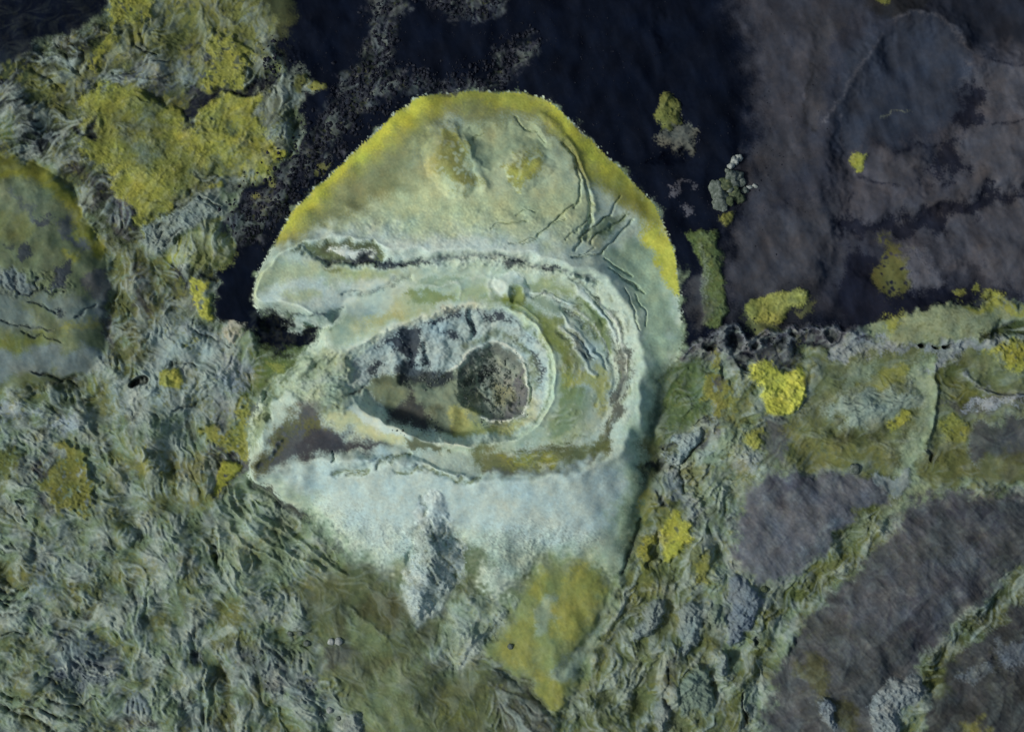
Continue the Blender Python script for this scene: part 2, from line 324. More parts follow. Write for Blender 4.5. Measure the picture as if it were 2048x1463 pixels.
# dark ragged scarp under the northern rim
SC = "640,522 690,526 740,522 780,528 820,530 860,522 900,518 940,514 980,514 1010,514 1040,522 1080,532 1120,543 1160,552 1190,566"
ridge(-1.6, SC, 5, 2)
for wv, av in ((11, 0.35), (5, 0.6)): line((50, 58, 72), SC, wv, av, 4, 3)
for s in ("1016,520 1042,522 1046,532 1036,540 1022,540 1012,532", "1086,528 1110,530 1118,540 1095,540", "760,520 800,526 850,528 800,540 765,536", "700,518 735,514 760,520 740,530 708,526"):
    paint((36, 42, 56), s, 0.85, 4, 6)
T['rub'] += 0  # weights for rocky faces follow
tex('rub', 1.0, "640,518 780,522 900,510 1010,508 1100,530 1190,558 1200,580 1100,555 1000,540 900,535 800,540 680,536", 6, 3)
# inner shelf of the western arm
paint((156, 172, 136), "520,545 580,520 650,535 740,545 720,562 640,560 570,570 520,600", 0.7, 12, 5)
paint(WHITE, "528,590 560,570 620,560 680,570 720,590 690,612 640,618 580,616 535,612", 0.65, 12, 5)
paint((150, 164, 116), "565,590 620,582 650,592 620,602 580,602", 0.6, 8, 4)
paint((142, 154, 100), "680,545 740,540 800,548 760,562 710,560", 0.6, 8, 4)
paint((96, 108, 62), "645,532 680,540 690,550 665,546", 0.7, 4, 3)
paint(WHITE, "690,572 760,558 820,560 800,572 740,580 700,585", 0.6, 8, 4)
line((92, 106, 106), "692,587 715,582 750,580 780,572 800,560 820,556", 6, 0.8, 3, 4); ridge(-1.0, "692,588 750,581 800,562 825,556", 5)
line((40, 48, 60), "510,622 545,622 580,628 625,630 660,628 690,612", 5, 0.85, 3, 5); plateau(-2.5, "512,628 560,626 640,632 690,618 660,660 600,650 540,660 515,650", 8)
paint((118, 138, 136), "640,632 690,615 720,610 760,620 740,650 690,660 650,650", 0.7, 14, 5)
paint((100, 122, 100), "650,655 700,640 740,650 700,680 670,690", 0.6, 12, 5)
paint((160, 170, 128), "690,690 740,660 800,630 860,615 900,600 860,590 800,600 750,640", 0.7, 16, 6)
paint((116, 128, 62), "800,600 840,585 890,590 900,608 870,618 840,605", 0.55, 10, 6)
paint((150, 152, 92), "745,650 800,622 850,612 860,622 800,645 750,668", 0.5, 12, 5)
# moat: green and olive floor around the inner rim
paint((150, 166, 142), "780,560 900,545 1040,555 1120,585 1190,640 1215,720 1200,640 1220,600 1160,570 1080,550 960,535 850,540", 0.7, 14, 6)
paint((146, 168, 148), "820,585 900,560 960,560 990,590 940,605 860,615", 0.7, 14, 6)
paint((112, 132, 84), "960,600 1010,592 1060,612 1110,660 1140,720 1160,790 1150,850 1120,880 1100,860 1115,800 1120,745 1108,690 1070,645 1010,612", 0.9, 12, 5)
paint((106, 118, 46), "1020,585 1035,572 1048,582 1042,604 1020,612 1000,600", 0.9, 7, 4)
paint((100, 114, 50), "1060,640 1085,630 1120,650 1135,690 1150,720 1130,735 1100,700 1075,665", 0.5, 12, 6)
paint((112, 120, 50), "1130,700 1155,690 1175,725 1165,745 1140,740", 0.6, 10, 5)
paint((156, 150, 60), "1130,755 1170,735 1200,745 1218,770 1215,800 1195,830 1190,790 1165,765", 0.75, 10, 6)
paint((126, 148, 120), "1115,820 1150,790 1190,790 1180,850 1140,885 1090,880 1060,890 1090,850", 0.65, 16, 6)
paint((164, 174, 132), "1100,880 1150,855 1185,830 1195,835 1160,870 1120,890 1070,898", 0.5, 8, 5)
paint(MINT, "1090,700 1102,745 1098,800 1072,850 1022,882 950,896 880,890 820,872 860,890 920,905 1000,900 1060,885 1100,840 1118,790 1118,730 1105,690", 0.8, 6, 4)
paint(WHITE, "985,560 1005,548 1040,552 1060,570 1055,590 1048,578 1035,568 1018,575 1008,594 995,585", 0.8, 6, 4)
dome(2.2, "985,560 1010,548 1045,555 1058,580 1040,600 1010,598"); dome(-2.4, "1018,580 1035,571 1047,582 1040,600 1020,606")
# pale terracettes and dark slump walls on the eastern side of the moat
for s in ("1060,585 1080,582 1110,590 1140,605 1165,615 1150,618 1110,600 1075,592", "1120,625 1135,640 1160,660 1185,690 1200,715 1185,712 1160,685 1130,650", "1125,650 1145,670 1165,685 1180,705 1190,722 1168,708 1140,680",
          "1150,570 1190,600 1215,630 1240,680 1228,680 1205,640 1180,612 1150,590", "1125,660 1150,680 1165,690 1170,715 1185,740 1200,755 1190,762 1170,735 1150,705"):
    paint((176, 192, 186), s, 0.75, 4, 4); dome(0.8, s)
for s, w in (("1058,590 1075,598 1095,590 1120,603 1140,618 1160,625", 4), ("1120,612 1150,630 1175,650 1195,672", 5), ("1130,660 1150,672 1170,690 1180,706 1182,716", 6), ("1190,585 1225,625 1245,670 1250,700", 6), ("1200,640 1222,670 1236,710 1240,750", 5), ("1190,700 1205,718 1212,740", 4), ("1155,600 1185,620 1205,650", 5), ("1190,655 1210,690 1222,725", 4), ("1140,560 1180,580 1212,610", 4)):
    line((66, 76, 66), s, w, 0.75, 3, 4); ridge(-0.6, s, w * 0.9)
paint((112, 128, 76), "1150,600 1185,620 1210,660 1225,710 1205,700 1180,660 1150,630", 0.6, 8, 6)
paint((70, 75, 70), "1203,872 1220,830 1232,780 1236,740 1245,690 1258,700 1262,760 1250,800 1238,840 1222,880 1215,905", 0.9, 6, 6)
paint((120, 128, 122), "1236,700 1250,720 1254,760 1242,780 1238,740", 0.5, 7, 6)
paint((84, 84, 54), "1180,900 1200,870 1218,850 1225,880 1212,900 1190,915", 0.7, 8, 5)
# olive strip of the southern moat
paint((92, 98, 58), "945,908 1000,898 1060,905 1110,890 1160,885 1215,880 1210,905 1160,925 1100,938 1040,946 985,945 950,930", 0.92, 13, 6)
paint((130, 126, 40), "1000,910 1060,908 1110,912 1105,925 1050,925 1010,922", 0.7, 8, 6, tex=0.3)
paint((70, 74, 46), "1030,900 1090,890 1140,885 1130,897 1070,905", 0.7, 6, 4)
paint((66, 60, 56), "960,930 1040,938 1130,928 1190,912 1150,935 1050,946 985,946", 0.6, 6, 5)
paint((82, 86, 62), "812,874 850,872 885,880 892,896 870,902 835,895 815,885", 0.9, 6, 5)
paint((172, 176, 130), "660,830 700,815 740,835 790,860 810,880 770,882 720,868 680,855", 0.8, 10, 5)
paint(WHITE, "690,800 720,810 760,838 800,858 840,872 800,870 760,858 720,838", 0.8, 7, 4)
# crater walls
paint((148, 166, 164), "705,735 760,676 850,636 950,616 1010,624 1060,652 1086,695 1094,745 1088,800 1064,842 1056,815 1062,765 1040,728 1000,708 950,718 905,738 862,752 800,752 748,752 728,775", 0.95, 4, 3)
paint((146, 165, 166), "760,690 830,660 900,650 880,740 800,745 750,750", 0.6, 12, 4)
for s in ("804,668 830,655 842,660 838,685 832,705 838,728 818,730 812,705", "760,690 800,672 815,690 812,715 795,705 780,698", "720,735 750,720 765,730 740,745", "842,690 852,688 850,705 862,725 850,735 845,712",
          "940,625 952,625 950,650 944,668 940,650", "972,626 1000,635 1020,650 1000,648 985,655 975,640", "1040,690 1058,700 1072,720 1082,750 1086,780 1080,775 1070,740 1055,715",
          "1022,668 1032,675 1045,680 1036,686", "860,640 900,625 925,620 905,632 875,645", "890,668 912,662 920,668 900,675"):
    paint((40, 46, 58), s, 0.9, 3.5, 6)
line((44, 52, 62), "760,684 810,660 860,640 910,625 950,618 1000,628 1050,655 1078,690", 5, 0.6, 3, 6)
tex('rub', 1.0, C3, 4, 2); tex('rub', 0.35, C4, 4, 2); tex('rub', 1.0, C5, 4, 2)
ridge(-2.2, "946,622 948,650 944,675", 6); ridge(-2.0, "820,660 825,700 822,740", 12); ridge(-1.4, "848,690 856,720 850,745", 6)
ridge(-1.2, "975,630 985,665 975,690", 8); ridge(1.4, "770,690 790,715 800,745", 10); ridge(1.2, "890,650 885,690 880,735", 12)
# floor
paint((104, 116, 98), C4, 0.95, 6, 4)
paint((34, 38, 48), "798,728 825,716 835,740 900,742 905,760 880,768 830,768 800,765", 0.85, 7, 4)
plateau(-1.6, "800,735 835,728 900,742 905,768 850,770 805,768", 8)
paint((70, 78, 60), "740,752 790,752 800,770 760,775 742,768", 0.7, 7, 4)
paint((116, 128, 108), "830,775 880,772 915,785 905,820 880,835 850,825 828,805", 0.7, 12, 5)
paint((104, 106, 72), "740,780 790,775 800,800 770,810", 0.5, 10, 5)
paint((58, 55, 58), "780,828 805,800 820,770 826,800 850,830 865,850 850,862 810,850 780,840", 0.85, 7, 6)
paint((78, 84, 66), "855,815 880,812 885,825 865,832", 0.6, 5, 4); paint((64, 66, 56), "900,850 915,845 922,862 905,868", 0.8, 5, 4)
paint((148, 148, 96), "905,815 930,825 960,845 1010,850 1050,830 1062,800 1070,830 1030,865 980,872 920,866 900,845", 0.85, 8, 5)
paint((168, 176, 160), "1060,780 1080,770 1082,800 1065,838 1040,852 1060,815", 0.6, 6, 5)
# inner pit
RIMARC = "896,742 912,730 945,701 986,685 1024,696 1047,730 1058,778 1048,822 1012,841 966,834"
line((104, 118, 96), "930,695 985,670 1034,682 1062,725 1074,780", 16, 0.8, 7, 3)  # shading of the groove outside the rim, painted as a green band
PITP = "930,735 950,708 986,691 1022,701 1042,733 1053,780 1043,818 1010,836 968,829 935,812 925,780"
paint((134, 145, 132), PITP, 0.9, 6, 4)
paint((66, 72, 76), "908,742 946,708 986,691 1022,701 1042,733 1052,775 1044,770 1030,742 1008,716 982,708 950,726 925,752", 0.6, 6, 5)  # shadow of the north wall under the rim, painted as a dark ring
paint((118, 126, 120), "955,735 985,716 1010,728 1028,752 1008,752 985,738 965,748", 0.75, 7, 6)
paint((30, 33, 38), "960,737 985,731 991,745 975,765 962,757", 0.85, 5, 5); paint((30, 38, 34), "925,758 945,748 950,762 936,776 925,772", 0.85, 6, 4)
paint((88, 86, 88), "1036,740 1053,750 1056,792 1044,820 1010,837 985,832 1008,812 1032,782", 0.8, 8, 6); paint((84, 88, 84), "975,765 1000,760 1005,790 985,800", 0.6, 7, 6)
paint((112, 116, 92), "985,782 1022,776 1030,798 1004,812 980,802", 0.75, 8, 6); paint((98, 104, 82), "925,790 962,788 962,815 935,812", 0.7, 8, 6); paint((124, 122, 118), "1000,740 1022,752 1028,772 1010,770", 0.5, 7, 6)
line((190, 198, 186), RIMARC, 5, 0.95, 1.8, 2); ridge(0.9, RIMARC, 5, 2)
for qq in ("960,765 985,752 1010,758", "985,715 1005,725 1018,745", "945,780 965,800 990,812", "1010,775 1030,785 1028,805"): crack(qq, 4, 0.7, 4, (44, 46, 48), 0.5)
tex('fine', 1.1, C5, 4, 2)
# crest of the inner rim
line((192, 198, 176), "688,745 700,704 760,670 850,634 905,618 950,611", 13, 0.75, 6, 2); line((190, 196, 172), "700,800 760,838 825,866 885,884 950,890", 9, 0.7, 5, 2)  # bright highlight painted along the crest
line((174, 194, 170), "1010,618 1064,648 1096,690 1108,745 1101,800 1076,849 1022,881", 6, 0.8, 3, 2); ridge(0.7, "1010,618 1064,648 1096,690 1108,745 1101,800 1076,849", 5, 2)
line((86, 106, 76), "1040,642 1075,675 1096,715 1100,755 1094,800 1070,840", 4.5, 0.75, 2.5, 2); ridge(-0.6, "1040,642 1075,675 1096,715 1100,755 1094,800 1070,840", 5, 2)
for qq in ("1020,616 1045,628 1060,640", "1034,610 1055,622 1075,640"): line((186, 194, 150), qq, 2.5, 0.6, 1.5, 1); ridge(0.3, qq, 3, 1)
paint((150, 165, 165), "690,740 720,730 735,745 725,765 700,775 688,760", 0.5, 8, 6)
crack("690,792 712,782 728,772", 4, 1.5, 2, (40, 42, 42), 0.8)
# lower (southern) slope: almost white, roughening downhill
paint((164, 184, 180), "560,955 620,920 700,905 800,905 880,935 960,955 1080,945 1210,925 1240,960 1220,1040 1140,1080 1040,1090 960,1060 880,1060 800,1090 740,1080 690,1040 640,1000", 0.85, 22, 7)
paint((140, 162, 138), "540,965 600,985 660,1050 710,1100 760,1130 720,1125 660,1080 600,1020", 0.6, 14, 6)
paint((140, 160, 148), "960,1060 1060,1090 1160,1080 1230,1050 1240,1120 1160,1110 1080,1110 1020,1150 970,1140", 0.7, 22, 8)
paint((116, 134, 122), "1010,1130 1060,1080 1110,1050 1090,1090 1040,1130 990,1170", 0.4, 16, 8)
paint((74, 90, 62), "930,1090 960,1100 990,1130 960,1140 940,1160 915,1200 905,1170", 0.8, 14, 7)
paint((88, 104, 64), "785,1130 812,1120 815,1150 808,1200 795,1180", 0.6, 9, 5)
# dark green and blue shading of the eastern foot, painted into the colour
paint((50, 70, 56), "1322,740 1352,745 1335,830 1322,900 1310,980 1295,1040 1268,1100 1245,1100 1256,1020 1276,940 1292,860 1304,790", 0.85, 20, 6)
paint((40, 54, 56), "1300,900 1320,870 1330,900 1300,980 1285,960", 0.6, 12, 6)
# gash and folds of the lower slope
paint((58, 64, 62), "500,962 515,966 545,990 570,1005 600,1025 620,1038 590,1032 555,1015 525,990", 0.95, 3, 4); ridge(-1.8, "500,962 545,998 590,1028 622,1040", 6)
line((70, 76, 72), "530,968 545,982 560,988", 2, 0.7, 1.5, 3)
for s, w in (("670,948 700,938 735,932 730,940 700,946", 7), ("795,940 830,936 870,940 905,955 935,962 960,950", 8), ("760,932 790,912 820,905", 6), ("668,922 675,915 672,900", 2.5)):
    line((92, 104, 74), s, w, 0.85, 3, 4); ridge(-1.3, s, w * 0.8)
for s in ("770,918 820,906 880,930 930,948 900,950 850,932 800,930", "690,900 760,910 740,925 680,930"): dome(1.6, s)
# the tongue of crusted lava running down to a point
TONGUE = "838,1010 850,985 880,980 895,1000 900,1040 905,1075 935,1090 934,1115 912,1150 908,1180 885,1215 850,1245 832,1252 814,1228 806,1190 808,1150 825,1120 830,1080 828,1040"
paint((164, 180, 178), TONGUE, 0.85, 5, 4)
dome(3.0, TONGUE, 2, 1.6); tex('lump', 0.75, "830,1050 900,1040 932,1100 905,1180 832,1250 810,1220 812,1140", 6, 3); tex('fine', 1.6, TONGUE, 6, 3)
paint((96, 110, 100), "845,1070 870,1060 890,1090 880,1180 850,1200 845,1140", 0.5, 14, 7)
for s in ("846,990 855,1010 850,1030", "860,1040 870,1080", "885,1045 890,1090"): crack(s, 4, 0.9, 3, (84, 100, 84), 0.6)
tex('fine', 1.0, "600,1010 720,1040 840,1060 860,1100 800,1110 700,1090", 25, 5); tex('fine', 1.0, "960,1070 1100,1040 1200,1080 1100,1110 1000,1160", 25, 5)
tex('fine', 0.55, "600,440 800,420 1150,420 1180,480 1000,500 700,480", 30, 5)
# western breach: crinkled moss between the arms
BRE = "560,735 610,705 680,700 705,740 690,790 700,810 660,830 620,810 580,790 545,800 520,830 510,880 498,900 505,830 525,785"
paint((138, 154, 130), BRE, 0.9, 10, 6); tex('lump', 0.8, BRE, 10, 4); tex('fine', 0.8, BRE, 10, 4)
paint((112, 128, 92), "520,800 545,790 540,830 525,870 512,900 506,880 510,840", 0.7, 6, 5)

# nested folds of the moat, close-set on the eastern side
mo = sstep(2, 14, D1) * sstep(4, 16, -D3) * sstep(1010, 1120, X + 0.35 * (Y - 700)) * (0.35 + 0.65 * sstep(-0.8, 0.8, NL2))
ph = (D1 + 5 * SX + 1.2 * WX) / 17.0 + 0.10 * NL; mo = mo * sstep(-0.5, 0.7, NP + 0.7 * NL)
fold = np.sin(2 * math.pi * ph); fold2 = np.sin(2 * math.pi * (D1 + 6 * SY) / 7.5)
H += (mo * (0.16 * fold + 0.04 * fold2)).astype(np.float32)
C += (A((172, 188, 174)) - C) * (0.38 * mo * sstep(0.25, 0.95, fold))[..., None]
C += (A((88, 102, 66)) - C) * (0.42 * mo * sstep(0.2, 0.95, -fold))[..., None]

# swirls and hollows of the upper moat
for qq, cc in (("800,598 840,584 885,588 905,604 870,612 835,600", (112, 128, 66)), ("905,585 950,572 985,578 960,596 915,600", (150, 168, 130)), ("840,560 900,550 940,556 900,570 850,574", (124, 146, 122)), ("1050,560 1100,565 1140,585 1110,590 1060,578", (120, 138, 96)), ("1062,598 1100,604 1135,625 1120,632 1080,616", (112, 132, 108)),
               ("1085,640 1125,648 1140,690 1118,712 1090,690", (112, 126, 58)), ("1145,660 1175,690 1186,715 1170,722 1150,700", (64, 74, 64)), ("1180,610 1205,640 1222,690 1212,700 1190,660 1172,630", (96, 114, 74)), ("1170,830 1195,815 1200,840 1180,858 1162,855", (166, 182, 164)), ("740,640 790,622 800,634 760,652", (150, 156, 112))):
    paint(cc, qq, 0.7, 6, 5)
for qq in ("905,560 925,575 915,595", "985,545 978,570 984,598", "1000,556 1020,548 1045,556", "850,575 900,566 960,556 990,560"): line((184, 198, 186), qq, 4, 0.6, 3, 3); ridge(0.35, qq, 5, 2)
for qq in ("1122,655 1140,668 1160,684 1172,700", "1125,610 1150,622 1172,640", "1186,650 1206,684 1218,720", "1228,640 1246,690 1252,740", "1200,600 1230,640 1248,690"): line((190, 202, 192), qq, 3.5, 0.7, 2, 2); ridge(0.4, qq, 4, 2)
for qq in ("1118,662 1136,676 1156,692 1168,710", "1120,618 1146,632 1166,650", "1194,600 1222,642 1240,692", "1210,700 1224,740 1226,780", "1240,700 1248,745 1240,790"): line((54, 62, 62), qq, 4, 0.7, 2.5, 4); ridge(-0.6, qq, 5, 2)

# dark grit showing through the crust low on the southern slope
for qq, st in (("610,1000 700,1010 800,1050 850,1090 800,1120 720,1090 650,1050", 0.5), ("960,1060 1060,1040 1180,1060 1220,1100 1120,1110 1040,1140 985,1170 960,1120", 0.6), ("815,1060 900,1050 930,1100 905,1180 840,1240 812,1200", 0.75), ("560,970 700,950 900,970 1200,960 1220,1040 1000,1050 800,1040 640,1000", 0.16)):
    sl, d = dist(qq, True, 6, 40); m = sstep(-30, 30, d) * st * sstep(0.5, 1.6, NF[sl] + 0.6 * NM[sl]); C[sl] += (A((92, 106, 106)) - C[sl]) * m[..., None]; H[sl] -= (0.12 * m).astype(np.float32)
# ------------------------------------------------------------------ western breach, dark hollow, brown earth
paint((10, 15, 26), "508,640 520,625 560,622 590,632 575,648 572,662 585,668 620,655 640,655 622,680 600,698 570,706 535,702 510,680", 1, 6, 6); dome(-3.0, "508,640 540,622 590,635 580,665 640,655 600,700 540,704 510,680")
for k in ('lump', 'fine'): tex(k, 0.1, "505,625 600,630 640,655 600,705 530,705 505,670", 8, 4)
paint((144, 160, 156), "572,645 600,630 650,640 648,652 610,655 590,667 574,660", 0.9, 5, 6); tex('fine', 1.2, "570,640 660,635 650,655 590,667", 6, 3)
paint((72, 88, 44), "500,695 530,700 575,706 610,700 585,735 545,765 510,785 470,805 462,795 485,765 498,735", 0.95, 10, 6); paint((118, 124, 46), "538,728 555,722 558,740 548,748", 0.7, 7, 5)
paint((66, 58, 50), "545,885 575,835 605,805 640,808 655,835 700,872 775,884 740,897 650,906 590,926 535,945 512,935 530,905", 0.92, 14, 6)
paint((92, 90, 46), "512,935 540,890 560,850 590,820 600,830 570,880 555,915 530,940", 0.65, 10, 7, tex=0.5)
paint((62, 56, 62), "600,870 640,852 690,877 760,888 650,905 600,915", 0.8, 10, 6); paint((92, 88, 50), "600,845 640,830 660,850 640,865 605,865", 0.7, 10, 6, tex=0.4)
paint((40, 56, 40), "525,828 540,820 545,835 532,842", 0.9, 5, 3); dome(-1.5, "522,825 542,818 548,836 532,844")
LEV = "499,908 495,880 500,850 508,820 520,790 545,765 575,740 610,724 650,716"
ridge(1.6, LEV, 6); line((150, 168, 146), LEV, 5, 0.7, 3, 3); ridge(-1.4, "520,800 535,775 565,750 600,733", 5); line((66, 84, 58), "512,845 522,800 540,775 570,752 605,735", 5, 0.7, 3, 3)
ridge(1.2, "510,935 540,905 560,880", 5)

# ------------------------------------------------------------------ upper left lava with moss mats
paint((68, 75, 79), "150,152 190,148 240,132 300,122 345,112 365,88 400,80 420,105 432,128 405,150 362,170 320,182 285,185 268,166 225,166 190,176 150,192 118,202 140,176", 0.9, 9, 7)
paint((92, 102, 98), "290,25 330,20 350,40 330,55 300,50", 0.7, 12, 7); paint((86, 96, 84), "490,15 530,20 545,60 520,75 495,50", 0.6, 14, 8)
for s, w in (("72,222 112,196 158,188 190,165 222,143", 6), ("222,143 262,138 300,122 330,118", 3), ("140,80 165,110 150,140", 6), ("262,50 265,85", 7), ("278,55 280,90", 6), ("105,85 130,115 155,145", 5), ("270,90 290,100 312,106", 3), ("60,140 90,150 115,175", 6)):
    line((24, 28, 34), s, w, 0.8, 3, 4); ridge(-1.4, s, w * 0.8)
paint((22, 26, 34), "48,262 90,252 135,268 110,285 70,296", 0.9, 8, 6)
paint((66, 74, 68), "0,215 30,220 48,245 45,270 20,275 -40,270 -40,220", 0.8, 9, 6); paint((72, 88, 40), "8,225 20,235 22,265 5,275 -20,260", 0.7, 8, 5)
paint((52, 51, 54), "108,318 140,308 182,340 222,380 262,420 272,470 245,484 222,445 190,402 160,372 130,346", 0.85, 12, 7)
paint((88, 84, 76), "225,395 255,400 262,430 240,440 222,420", 0.6, 9, 6)
paint((84, 92, 84), "505,178 530,157 555,147 590,132 610,142 606,162 597,190 596,220 576,240 572,265 590,290 570,302 545,296 536,270 516,236 505,230 512,200", 0.9, 6, 7); dome(2.5, "505,178 555,147 610,142 596,220 580,290 545,296 512,220")
paint((76, 86, 84), "535,55 560,70 552,110 540,130 515,140 500,150 495,120 520,90", 0.7, 9, 8)
tex('fine', 1.6, "500,60 560,60 610,140 600,290 540,300 500,180", 10, 4)
for s in ("745,-40 800,-40 790,60 770,120 730,160 690,180 660,300 600,350 560,420 500,450 470,430 520,380 590,320 640,240 690,150 735,90", "830,-40 1000,-40 990,15 950,30 900,22", "720,150 800,140 900,165 980,140 1010,90 1070,70 1060,110 1010,150 940,180 860,175 780,185 700,235 640,310 620,300 680,220", "455,425 520,430 525,470 480,490 450,470"):
    paint((50, 53, 63), s, 0.85, 12, 9, 0.6); tex('fine', 1.5, s, 12, 6); tex('lump', 0.35, s, 14, 6)
for s in ("700,160 740,130 790,60", "640,300 690,250 720,205", "560,400 600,360 650,310", "800,158 870,168 950,165 1000,140"): paint((58, 60, 66), s + " " + s.split()[0], 0.0)
def mat(col, s, h=0.7, soft=5, rough=5, tx=0.0, a=0.95):
    paint(col, s, a, soft, rough, tx); plateau(h, s, 6, rough)
    T['fuzz'][:] = T['fuzz']
    tex('lump', 0.22, s, 6, rough); tex('fine', 1.2, s, 6, rough); tex('fuzz', 1.0, s, 5, rough)
UM1 = "142,196 178,178 232,168 272,178 302,194 330,208 355,218 372,246 392,236 415,208 450,184 495,176 506,192 502,222 520,240 536,262 532,300 520,335 492,342 470,350 440,346 425,336 400,346 392,370 362,386 345,420 322,440 300,437 284,468 274,455 258,405 236,396 222,370 224,346 196,340 180,312 160,286 148,270 168,258 166,240 152,226"
for s in ("225,60 300,-40 420,-40 520,10 540,60 500,100 420,90 330,80 260,100 200,140 170,150", "60,150 110,140 160,130 150,180 110,200 70,190", "330,100 410,60 440,120 400,160 360,150"): paint((104, 108, 50), s, 0.75, 22, 10, 0.45); tex('lump', 0.6, s, 20, 8)
paint((104, 110, 44), UM1, 0.9, 11, 10); tex('fuzz', 1.0, UM1); tex('lump', 0.5, UM1, 10, 6); plateau(0.8, UM1, 7, 6)
for s in ("330,206 352,220 368,250 390,240 430,195 500,186 504,228 532,264 526,332 470,347 430,335 392,312 352,284 332,244",
          "224,346 250,336 300,346 332,366 326,400 302,422 290,462 276,460 262,410 236,392", "155,280 200,286 216,300 242,320 226,336 204,340 176,312", "165,180 230,172 240,200 215,215 205,250 190,230 175,215 155,215"):
    paint((130, 132, 44), s, 0.85, 13, 8)
for s in ("285,215 305,240 300,260 270,250", "230,240 262,250 255,280 225,275", "270,285 300,280 310,310 285,320 262,310", "440,232 470,235 465,252 445,255", "480,275 500,280 495,300 478,298", "430,320 460,310 480,330 450,338", "390,330 420,330 400,350 370,350"):
    paint((82, 94, 78), s, 0.85, 14, 9)
UM2 = "412,66 470,70 492,92 496,122 482,150 490,162 470,171 420,169 398,160 420,132 432,110 416,95"
mat((124, 122, 46), UM2, 0.8, 7, 7, 0.3)
UM3 = "215,8 240,-40 292,-40 290,15 285,36 262,46 238,38 222,55 228,80 208,110 190,132 178,120 200,85 212,60 205,30"
mat((118, 118, 40), UM3, 0.8, 6, 6, 0.2)
INLET = "365,180 385,173 430,172 470,176 506,166 545,140 560,150 508,185 470,186 442,179 425,196 402,216 386,233 371,244 365,226 352,223 356,212 380,196"
paint(ASH2, INLET, 0.97, 4, 6); tex('lump', 0.1, INLET, 6, 3); plateau(-1.5, INLET, 5)
HOLE1 = "176,246 186,236 196,242 195,262 190,274 172,272 142,264 156,252 168,262"
paint((24, 27, 36), HOLE1, 0.95, 4, 5); dome(-1.5, HOLE1)
paint((70, 66, 60), "365,182 380,178 378,195 362,200", 0.6, 6, 5)
SM = {}
SM['tuft_a'] = "618,152 640,154 646,165 637,176 615,173"; SM['tuft_b'] = "540,293 560,290 573,300 566,320 546,319 533,306"; SM['tuft_c'] = "592,152 612,150 605,184 592,180"
mat((112, 112, 44), SM['tuft_a'], 0.8, 3, 4); mat((130, 128, 38), SM['tuft_b'], 0.8, 3, 4); mat((90, 94, 48), SM['tuft_c'], 0.6, 4, 4)
SM['tuft_d'] = "412,366 423,363 426,371 414,374"; SM['tuft_e'] = "426,368 434,362 441,364 440,373 430,374"
mat((116, 116, 48), SM['tuft_d'], 0.5, 2, 2); mat((122, 122, 44), SM['tuft_e'], 0.5, 2, 2)
SM['tuft_f'] = "532,356 542,352 548,366 538,372 530,366"; SM['tuft_g'] = "505,390 512,384 518,396 508,402"; SM['tuft_h'] = "636,326 648,318 652,328 636,344 628,340"
for k in 'fgh': mat((96, 98, 60), SM['tuft_' + k], 0.6, 3, 3)
# grey cracked slab and moss knoll west of the ash channel
SLAB = "276,470 300,446 330,426 360,406 400,391 436,400 445,425 420,440 382,450 345,488 312,502 286,492"
paint((114, 128, 124), SLAB, 0.95, 5, 5); plateau(1.6, SLAB, 9); tex('crack', 1.0, SLAB, 6, 3); tex('lump', 0.4, SLAB)
for s in ("318,430 345,415 368,404 395,392", "315,445 332,440", "325,490 350,462 372,450", "300,480 325,458", "400,398 420,405 438,408"): crack(s, 2.6, 1.2, 3, (34, 42, 46), 0.85)
KNOLL = "345,492 400,454 436,440 455,480 462,520 432,530 402,542 372,524 332,534 312,522"
paint((108, 116, 72), KNOLL, 0.9, 7, 6); dome(2.6, KNOLL); paint((122, 136, 112), "385,470 420,455 430,480 400,500 380,495", 0.6, 12, 7)
paint((58, 76, 46), "330,500 370,462 405,440 410,450 380,475 350,505 320,525", 0.8, 9, 6); paint((136, 132, 40), "336,512 360,496 366,508 346,530 330,536", 0.8, 7, 5, 0.2)

# ------------------------------------------------------------------ neighbouring cone on the left edge
LCO = "-200,306 0,312 58,319 100,341 130,376 156,416 177,456 197,496 210,532 213,582 207,640 202,700 182,730 142,758 80,768 0,775 -200,780"
paint((94, 106, 80), LCO, 0.97, 6, 4)
for k in ('lump', 'fine'): tex(k, 0.12, LCO, 10, 4)
dl = full(LCO, 2); H += np.where(dl > 0, 13 * (1 - np.exp(-np.maximum(dl, 0) / 90)), 0).astype(np.float32)
paint((116, 116, 32), "-200,308 0,312 58,320 100,343 130,378 157,418 178,458 204,500 194,508 165,482 140,432 110,397 70,368 30,350 0,356 -200,356", 0.95, 11, 5)
paint((74, 80, 34), "-200,308 0,312 55,322 90,345 60,350 20,330 -200,335", 0.6, 10, 5)
paint((112, 125, 100), "-200,366 0,362 50,372 90,402 112,432 100,452 60,442 0,460 -200,460", 0.8, 14, 5)
paint((112, 116, 62), "-200,420 40,430 60,460 20,480 -200,480", 0.6, 16, 6); paint((128, 126, 40), "124,506 154,503 161,514 142,521 127,516", 0.85, 8, 4); paint((118, 116, 34), "165,470 195,480 200,500 175,495", 0.7, 9, 4)
for s, c in (("64,424 95,430 106,446 86,451 68,440", (58, 62, 72)), ("118,435 140,440 151,455 146,465 166,480 160,496 144,490 132,470 120,455", (78, 86, 90)), ("24,384 40,389 61,410 70,426 60,430 45,406", (90, 100, 96)), ("45,492 64,488 66,508 52,516 42,510", (50, 56, 66)), ("10,492 30,488 18,504", (58, 66, 62)), ("104,532 138,526 142,556 118,574 106,566", (48, 54, 66)), ("180,545 208,545 206,600 190,620 182,590", (74, 76, 80)), ("195,600 210,600 206,640 188,640", (56, 60, 72))):
    paint(c, s, 0.9, 5, 6)
